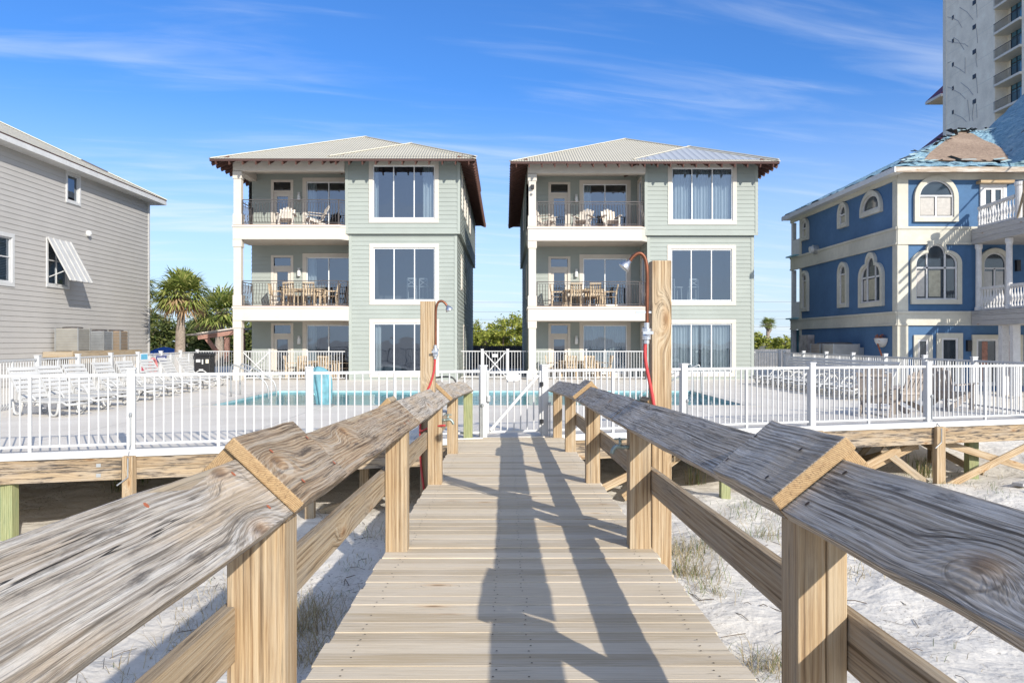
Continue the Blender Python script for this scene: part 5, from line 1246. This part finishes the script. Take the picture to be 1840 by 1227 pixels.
# distance fences
def lowfence(label, x0_, x1_, y, z0, z1, mat):
    t = thing('timber_fence', label, 'fence', ((x0_+x1_)/2, y, z0)); g = MB(); n = int((x1_-x0_)/.14)
    for k in range(n): a = x0_+(x1_-x0_)*k/n; g.box(a, a+(x1_-x0_)/n-.008, y-.01, y+.01, z0, z1+rf.uniform(-.01, .01))
    g.build('boards', mat, t); g = MB(); g.box(x0_, x1_, y+.012, y+.05, z1-.25, z1-.16); g.box(x0_, x1_, y+.012, y+.05, z0+.2, z0+.29); g.build('rail', mat, t)
lowfence('dark blue-grey board fence across the gap between the two sage houses', -3.2, 2.4, 53, -.2, 1.32, plain('dark stained boards', (.055, .055, .07), .8, var=.2))
lowfence('low grey board fence behind the small dark palm', 17.5, 24.5, 58, -.2, 1.05, plain('grey stained boards', (.17, .175, .19), .8, var=.2))
for k, (py, lb) in enumerate(((541, 'highest thin power line crossing the gap by the blue house'), (558, 'upper middle thin power line crossing the gap by the blue house'), (572, 'lower middle thin power line crossing the gap by the blue house'), (586, 'lowest thin power line crossing the gap by the blue house'))):
    z = CAMZ+(HY-py)*95/FPX; g = MB(); g.tube([(-60+12*i, 95, z-.15*math.sin(math.pi*i/10)) for i in range(11)], .016, 4); tag(g.build('power_line', M['steel']), lb, 'power line', 'power lines far behind')
# pergola
pg = thing('timber_pergola', 'reddish timber shelter with a sloping flat roof and diagonal brace, behind the fence', 'pergola', (-14.5, 40, 0))
q = lambda px, py, y=40.0: pxp(px, py, y)
pw_ = plain('faded pink timber', (.36, .20, .16), .8, var=.2, nscale=5)
g = MB(); g.bar(q(352, 602), q(440, 590), 2.4, .06, (0, 0, 1)); g.build('roof', plain('pale roof edge', (.62, .56, .50), .7), pg)
g = MB(); g.bar(q(356, 606.5, 38.9), q(440, 595, 38.9), .1, .2); g.build('beam', pw_, pg); g = MB(); g.bar(q(408, 606, 38.95), q(408, 650, 38.95), .2, .2, (0, 1, 0)); g.bar(q(436, 603, 38.95), q(436, 650, 38.95), .2, .2, (0, 1, 0)); g.build('post', pw_, pg)
g = MB(); g.bar(q(371, 607, 39), q(391, 634, 39), .12, .2); g.build('brace', pw_, pg)
# ------------------------------------------------------------------ poolside furniture
def lounger_proto(label, loc, rz, group):
    t = thing('sun_lounger', label, 'sun lounger', loc, rz, group, local=True)
    W = .33
    g = MB()                       # side frame: head at -x, foot at +x
    for s in (-1, 1):
        g.tube(arcpts([(-.5, s*W, .30), (0, s*W, .31), (.5, s*W, .30), (.85, s*W, .31), (.98, s*W*.98, .26)]), .028, 7)
        g.tube(arcpts([(-.35, s*(W+.03), .32), (-.3, s*(W+.05), .50), (-.05, s*(W+.05), .52), (.15, s*(W+.03), .34)]), .024, 7)
    g.tube([(.98, -W, .26), (.98, W, .26)], .028, 7); g.tube([(-.5, -W, .30), (-.5, W, .30)], .028, 7); g.build('frame', M['plastic'], t, smooth=True)
    g = MB()
    for k in range(12): x = -.28+k*.1; g.box(x, x+.082, -W+.02, W-.02, .325, .345)
    g.build('seat', M['plastic'], t)
    g = MB(); c, s_ = math.cos(R(58)), math.sin(R(58))
    for k in range(7):
        r0 = .03+k*.115; r1 = r0+.085; p = lambda r: V((-.30-c*r, 0, .34+s_*r)); n = V((-s_, 0, -c))*.012
        a, b_ = p(r0), p(r1); w_ = V((0, W-.015, 0)); g.hexa([a-w_-n, a+w_-n, a+w_+n, a-w_+n, b_-w_-n, b_+w_-n, b_+w_+n, b_-w_+n], .1)
    for s in (-1, 1): a = V((-.30, s*W, .33)); g.bar(a, a+V((-c*.82, 0, s_*.82)), .03, .035)
    g.build('backrest', M['plastic'], t)
    for x0 in (-.42, .62):
        for s in (-1, 1):
            g = MB(); g.tube(arcpts([(x0-.13, s*W, .30), (x0-.09, s*W, .08), (x0, s*W, .025), (x0+.1, s*W, .08), (x0+.15, s*W, .30)], 4), .026, 6); g.build('leg', M['plastic'], t, smooth=True)
    return t
GL_ = 'white resin sun loungers along the fences'
def fence_x(y): return -11.5-.095*(y-17.9)
rows = []
ordn = ['first', 'second', 'third', 'fourth', 'fifth', 'sixth', 'seventh', 'eighth']
for i, y in enumerate((17.75, 19.0, 20.35, 22.1, 23.7, 25.6, 27.3, 29.2)):
    rows.append((fence_x(y)+1.45+.02*i, y-.15, R(-20+2.0*i), '%s white lounger from the camera in the left row' % ordn[i]))
for i, y in enumerate((22.4, 23.5, 24.7, 25.7, 26.7, 27.8, 28.9, 30.0)):
    rows.append((10.15, y, math.pi+R(22-1.5*i), '%s white lounger from the camera in the right row' % ordn[i]))
lp = None
for x, y, a, l_ in rows:
    if lp is None: lp = lounger_proto(l_, (x, y, .004), a, GL_)
    else: dup(lp, (x, y, .004), a, l_)
def adirondack(label, loc, rz, group, mat):
    t = thing('adirondack_chair', label, 'chair', loc, rz, group, local=True)    # faces -y
    g = MB()
    for k in range(6): y = -.30+k*.095; g.bar((-.27, y, .36-.022*k), (.27, y, .36-.022*k), .08, .02)
    g.build('seat', mat, t)
    g = MB()
    for k in range(5):
        x = (k-2)*.11; hh = .78-.05*abs(k-2)**1.3; g.bar((x*.9, .24, .26), (x*1.25, .24+hh*.42, .26+hh*.9), .10, .02, (0, -1, .4))
    g.bar((-.27, .33, .44), (.27, .33, .44), .02, .07); g.bar((-.26, .50, .80), (.26, .50, .80), .02, .06); g.build('backrest', mat, t)
    for s in (-1, 1):
        g = MB(); g.bar((s*.34, -.40, .56), (s*.34, .40, .54), .13, .022); g.build('armrest', mat, t)
        g = MB(); g.bar((s*.29, -.33, 0), (s*.29, -.33, .55), .09, .025, (0, 1, 0)); g.build('leg', mat, t)
        g = MB(); g.bar((s*.265, -.34, .33), (s*.265, .50, .02), .022, .12); g.build('leg', mat, t)
    return t
taupe = plain('weathered taupe chair timber', (.34, .29, .25), .75, var=.15, nscale=6); pale = plain('pale cream chair', (.66, .60, .53), .6, var=.08)
a0 = adirondack('taupe wooden adirondack chair behind the right fence, nearest the camera', (8.1, 17.6, .004), R(150), 'taupe adirondack chairs by the right fence', taupe)
dup(a0, (9.0, 18.4, .004), R(200), 'taupe wooden adirondack chair right behind the nearest one at the right fence'); dup(a0, (10.45, 19.0, .004), R(120), 'taupe wooden adirondack chair standing apart near the end of the right fence', 1.1)
a0['label'] = 'taupe wooden adirondack chair behind the right fence, nearest the camera'; a0.scale = (1.1, 1.1, 1.1)
b0_ = adirondack('cream adirondack chair facing the sea on the left house top balcony, before the door', (-9.3, 34.3, 6.43), R(10), 'cream adirondack chairs on the top balconies', pale)
for x, y, a, l_ in ((-8.05, 34.2, R(-62), 'cream adirondack chair turned sideways on the left house top balcony'), (1.72, 34.9, R(60), 'cream adirondack chair beside the column on the right house top balcony'), (3.35, 34.8, R(-25), 'cream adirondack chair in the middle of the right house top balcony'), (4.55, 34.85, R(8), 'cream adirondack chair before the glass door on the right house top balcony')):
    dup(b0_, (x, y, 6.43), a, l_)
def dchair(label, loc, rz, group):
    t = thing('dining_chair', label, 'chair', loc, rz, group, local=True); m = M['patio_wood']; g = MB()   # faces -y
    for k in range(6): g.box(-.22, .22, -.22+k*.074, -.22+k*.074+.062, .43, .45)
    g.build('seat', m, t); g = MB()
    for k in range(5): x = -.18+k*.09; g.bar((x, .23, .50), (x, .33, .93), .055, .015, (0, -1, 0))
    g.bar((-.23, .335, .95), (.23, .335, .95), .03, .07); g.bar((-.23, .24, .50), (.23, .24, .50), .03, .05); g.build('backrest', m, t)
    for s in (-1, 1):
        g = MB(); g.bar((s*.22, -.22, 0), (s*.22, -.22, .66), .04, .045, (0, 1, 0)); g.build('leg', m, t)
        g = MB(); g.bar((s*.22, .24, 0), (s*.22, .24, .44), .04, .045, (0, 1, 0)); g.bar((s*.22, .24, .44), (s*.22, .34, .98), .04, .045, (0, 1, 0)); g.build('leg', m, t)
        g = MB(); g.bar((s*.24, -.26, .67), (s*.24, .28, .66), .05, .025); g.build('armrest', m, t)
    return t
def dtable(label, loc, rz, group):
    t = thing('dining_table', label, 'table', loc, rz, group, local=True); m = M['patio_wood']; g = MB()
    for k in range(8): g.box(-.85, .85, -.44+k*.11, -.44+k*.11+.1, .72, .75)
    g.build('tabletop', m, t); g = MB(); g.box(-.78, .78, -.39, -.37, .63, .718); g.box(-.78, .78, .37, .39, .63, .718); g.box(-.8, -.78, -.37, .37, .63, .718); g.box(.78, .8, -.37, .37, .63, .718); g.build('apron', m, t)
    for x in (-.78, .78):
        for y in (-.38, .38): g = MB(); g.bar((x, y, 0), (x, y, .63), .075, .075, (0, 1, 0)); g.build('leg', m, t)
    return t
GT, GC = 'teak tables on the balconies and patios', 'teak dining chairs on the balconies and patios'
tb = ch_ = None
for place, cx_, cy_, z in (('left house middle balcony', -8.6, 34.5, 3.085), ('right house middle balcony', 3.4, 35.0, 3.085), ('left house ground patio', -8.0, 34.7, .01), ('right house ground patio', 3.2, 35.1, .01)):
    l_ = 'pale teak dining table on the '+place
    if tb is None: tb = dtable(l_, (cx_, cy_, z), 0, GT)
    else: dup(tb, (cx_, cy_, z), 0, l_)
    for dx, dy, a, w_ in ((-.42, -.62, math.pi, 'left chair on the sea side'), (.42, -.62, math.pi, 'right chair on the sea side'), (-1.12, 0, R(90), 'chair at the left end'), (1.12, 0, R(-90), 'chair at the right end'), (-.42, .64, 0, 'left chair on the wall side'), (.42, .64, 0, 'right chair on the wall side')):
        l_ = 'teak %s of the table, %s' % (w_, place)
        a += rng.uniform(-.12, .12); lo_ = (cx_+dx+rng.uniform(-.05, .05), cy_+dy, z)
        if ch_ is None: ch_ = dchair(l_, lo_, a, GC)
        else: dup(ch_, lo_, a, l_)
# pool lift under a turquoise cover
t = thing('pool_lift', 'pool lift under a draped turquoise cover at the near pool edge', 'pool lift', (-4.5, 19.9, 0))
g = MB(); n = 40; rr = random.Random(4); pts = []; Hh = .98
ph = [rr.uniform(0, 6.28) for _ in range(4)]
for k, (r, z) in enumerate(((.17, .05), (.20, .2), (.23, .4), (.26, .6), (.26, .75), (.22, .88), (.12, .96), (.02, .985))):
    for j in range(n):
        a = 2*math.pi*j/n; f = .88+(.16*math.sin(3*a+ph[0])+.16*math.sin(7*a+ph[1])+.10*math.sin(11*a+ph[2]))*(1-z*.6)
        pts.append((-4.5+r*f*math.cos(a)-.12*z*z, 19.9+.8*r*f*math.sin(a), z))
g.mesh(pts, [[k*n+j, k*n+(j+1) % n, (k+1)*n+(j+1) % n, (k+1)*n+j] for k in range(7) for j in range(n)]); g.build('cover', plain('turquoise vinyl cover', (.13, .30, .35), .6, var=.3, nscale=5), t, smooth=True)
g = MB(); g.box(-4.75, -4.25, 19.7, 20.1, .001, .05); g.build('base', M['steel'], t)
# stair rails of the pool
def handrail(label, pts_list):
    t = thing('pool_handrail', label, 'handrail', pts_list[0][0], group='steel pool handrails')
    for pl in pts_list: g = MB(); g.tube(arcpts(pl, 5), .022, 8); g.build('rail', M['steel'], t, smooth=True)
handrail('pair of bent steel handrails at the left end of the pool', [[(-7.95, y, 0), (-7.95, y, .8), (-7.8, y, .9), (-7.2, y, .6), (-6.9, y, .3), (-6.85, y, -.4)] for y in (23.4, 24.2)])
handrail('pair of sloping steel handrails at the right end of the pool', [[(5.6, y, 0), (5.55, y, .82), (5.35, y, .86), (4.3, y, .2), (4.0, y, 0), (3.95, y, -.5)] for y in (23.0, 24.0)])
# bin, cart, signs, umbrella
t = thing('litter_bin', 'square dark litter bin with pale stickers by the fence corner', 'bin', (-12.55, 33.7, 0))
g = MB(); g.box(-12.87, -12.23, 33.4, 34.0, .03, .98); g.build('body', M['black'], t, bevel=.03); g = MB(); g.box(-12.9, -12.2, 33.37, 34.03, .985, 1.12); g.build('lid', M['black'], t, bevel=.03)
for a, c, z0, z1, mt in ((-12.80, -12.62, .74, .86, 'white'), (-12.56, -12.50, .66, .86, 'white'), (-12.40, -12.28, .70, .86, 'cream2'), (-12.68, -12.5, .40, .46, 'white')): g = MB(); g.box(a, c, 33.385, 33.396, z0, z1); g.build('sticker', M[mt], t)
t = thing('pool_cart', 'black wheeled pool cart behind the left shower post', 'cart', (-1.35, 18.2, 0))
g = MB(); g.box(-1.65, -1.1, 18, 18.4, .45, .62); g.box(-1.28, -1.1, 18.02, 18.38, .12, .449); g.build('body', M['black'], t, bevel=.03); g = MB(); g.tube(arcpts([(-1.66, 18.05, .3), (-1.68, 18.05, .72), (-1.5, 18.05, .80), (-1.2, 18.05, .80), (-1.08, 18.05, .66)]), .02, 8); g.build('handle', M['black'], t)
for yy in (18.03, 18.33): g = MB(); g.tube([(-1.19, yy, .12), (-1.19, yy+.05, .12)], .12, 14); g.build('wheel', M['black'], t)
g = MB(); g.box(-1.64, -1.56, 18.05, 18.13, .01, .449); g.build('leg', M['black'], t)
def fsign(name, label, y, z0, z1, w_, col, parts):
    x = fence_x(y)+.06; t = thing(name, label, 'sign', (x, y, z0), group='small signs on the left fence'); g = MB(); g.box(x, x+.012, y-w_/2, y+w_/2, z0, z1); g.build('board', plain(label[:20], col, .4, var=.03), t)
    for c, a0_, a1_, b0_, b1_ in parts: g = MB(); g.box(x+.0125, x+.016, y-w_/2+a0_*w_, y-w_/2+a1_*w_, z0+b0_*(z1-z0), z0+b1_*(z1-z0)); g.build('marking', plain(label[:12]+str(a0_)+str(b0_), c, .4, var=.02), t)
fsign('fence_sign', 'pale blue and white rules sign on the left fence', 27.6, .55, 1.2, .55, (.75, .78, .80), [((.12, .42, .60), .05, .95, .55, .95), ((.55, .08, .12), .1, .9, .08, .3)])
fsign('fence_sign', 'narrow navy sign with white strokes on the left fence', 29.4, .88, 1.08, .85, (.04, .06, .22), [((.8, .8, .8), .08+.13*k, .15+.13*k, .3, .72) for k in range(6)])
t = thing('life_ring', 'pink red life ring hung on the left fence beside the rules sign', 'life ring', (fence_x(28.4)+.1, 28.4, .7)); g = MB(); c = V((fence_x(28.4)+.1, 28.4, .72))
g.tube([c+V((0, .26*math.cos(k*math.pi/12), .26*math.sin(k*math.pi/12))) for k in range(25)], .055, 8); g.build('ring', plain('faded red foam', (.62, .22, .22), .6), t, smooth=True)
t = thing('beach_umbrella', 'blue umbrella top showing above the fence before the palm', 'umbrella', (-17.1, 40.5, -.2))
g = MB(); g.lathe([(.95, .9), (.8, 1.08), (.5, 1.22), (.2, 1.30), (.02, 1.33)], (-17.1, 40.5, 0), 8); g.build('canopy', plain('bright blue canvas', (.04, .14, .50), .7), t); g = MB(); g.tube([(-17.1, 40.5, -.2), (-17.1, 40.5, 1.36)], .025, 8); g.build('pole', M['steel'], t)
t = thing('plank_debris', 'grey timber offcuts lying on the sand at the far right', 'planks', (10.3, 16.0, -1.2))
for k, (a, c) in enumerate((((9.9, 15.6), (11.6, 16.6)), ((10.3, 15.3), (11.9, 16.2)), ((10.0, 14.9), (11.8, 14.9)))):
    g = MB(); g.bar((*a, gz(*a)+.08+.05*k), (*c, gz(*c)+.1+.05*k), .2, .06); g.build('plank', M['grey_wood'], t)
# security camera on the right house column
t = thing('security_camera', 'small dark security camera on the top column of the right sage house', 'camera', (1.13, 33.6, 8.0)); g = MB(); g.box(1.06, 1.2, 33.56, 33.72, 7.95, 8.12); g.build('housing', M['black'], t, bevel=.01); g = MB(); g.tube([(1.13, 33.72, 7.8), (1.13, 33.6, 7.78)], .05, 8); g.build('lens', M['white'], t)

# ------------------------------------------------------------------ dune grass and litter
def grnd(px, py): 
    y = FPX*2.78/(py-HY); return V(((px-CX)*y/FPX, y))
dry = leafmat('dry grass blades', (.26, .20, .11), (.42, .34, .20), (.54, .46, .31)); grn = leafmat('green dune leaves', (.06, .10, .03), (.14, .20, .06), (.26, .30, .12))
gd, gg_ = MB(), MB(); rr = random.Random(12)
def blade(g, x, y, h, lean, w_=.005):
    z = gz(x, y); a = rr.uniform(0, 6.28); d = V((math.cos(a), math.sin(a), 0)); s = V((-d.y, d.x, 0))*w_; p0 = V((x, y, z-.01)); p1 = p0+V((0, 0, h*.6))+d*lean*h*.35; p2 = p0+V((0, 0, h*rr.uniform(.55, 1)))+d*lean*h
    g.face([p0-s, p0+s, p1+s*.8, p1-s*.8]); g.face([p1-s*.8, p1+s*.8, p2])
def tuft(px, py, n, r, h, green=.25):
    c = grnd(px, py)
    for k in range(int(n*.62)):
        x, y = c.x+rr.gauss(0, r*1.25), c.y+rr.gauss(0, r*1.25)
        blade(gg_ if rr.random() < green else gd, x, y, h*rr.uniform(.25, 1.15), rr.uniform(.3, 2.0), .0032)
for a in ((1240, 1030, 420, .16, .36, .2), (1225, 985, 300, .14, .34, .2), (1290, 980, 240, .16, .30, .5), (1350, 930, 160, .2, .22, .5), (1345, 915, 140, .2, .12, .8), (1270, 1060, 160, .14, .2, .3), (1370, 965, 200, .2, .3, .4), (1390, 1180, 200, .12, .24, .2), (1350, 1190, 160, .12, .2, .2), (1520, 1020, 140, .2, .2, .1), (1560, 900, 120, .25, .15, .5), (1660, 868, 160, .4, .12, .6), (1740, 860, 160, .4, .14, .6), (1790, 890, 90, .2, .1, .8), (550, 1130, 420, .16, .34, .05), (560, 1090, 260, .14, .3, .1), (540, 1180, 260, .14, .28, .1), (600, 1060, 120, .2, .16, .3), (680, 960, 120, .14, .2, .3), (340, 1130, 160, .2, .2, .05), (400, 1080, 200, .2, .22, .05), (450, 1040, 160, .2, .2, .1), (290, 1190, 160, .2, .18, .05), (640, 1010, 100, .15, .12, .5), (1480, 960, 100, .25, .15, .3), (1700, 1000, 60, .3, .1, .3), (1600, 1150, 60, .3, .12, .2), (640, 930, 60, .2, .1, .8)): tuft(*a)
for k in range(2600):
    s = rr.choice((-1, 1)); x = s*rr.uniform(1.0, 9); y = rr.uniform(3.2, 17)
    if math.sin(x*1.9+1)*math.sin(y*1.3+x) < .15: continue
    blade(gd if rr.random() < .75 else gg_, x, y, rr.uniform(.02, .10), rr.uniform(.6, 2.5), .003)
# vine weeds near the deck posts
for c_, n in ((grnd(215, 880), 60), (grnd(245, 870), 50), (grnd(1660, 850), 90), (grnd(1600, 830), 80), (grnd(1250, 860), 40)):
    for k in range(n):
        x, y = c_.x+rr.gauss(0, .12), c_.y+rr.gauss(0, .1); blade(gd if rr.random() < .5 else gg_, x, y, rr.uniform(.2, .7), rr.uniform(.1, .5), .006)
o = gd.build('dry_dune_grass', dry); o['kind'] = 'stuff'; o = gg_.build('green_dune_plants', grn); o['kind'] = 'stuff'
tw_ = MB()
for k in range(420):
    s = rr.choice((-1, 1)); x = s*rr.uniform(1.0, 7); y = rr.uniform(3.2, 13); L = rr.uniform(.04, .30); a = rr.uniform(0, 3.14); z = gz(x, y)+.012; d = V((math.cos(a), math.sin(a), rr.uniform(-.04, .08)))*L
    tw_.tube([(x, y, z), V((x, y, z))+d*.5+V((0, 0, rr.uniform(0, .02))), V((x, y, z))+d], rr.uniform(.002, .005), 4, caps=False)
o = tw_.build('beach_twigs', plain('dark twigs', (.12, .09, .065), .9, var=.4, nscale=8)); o['kind'] = 'stuff'
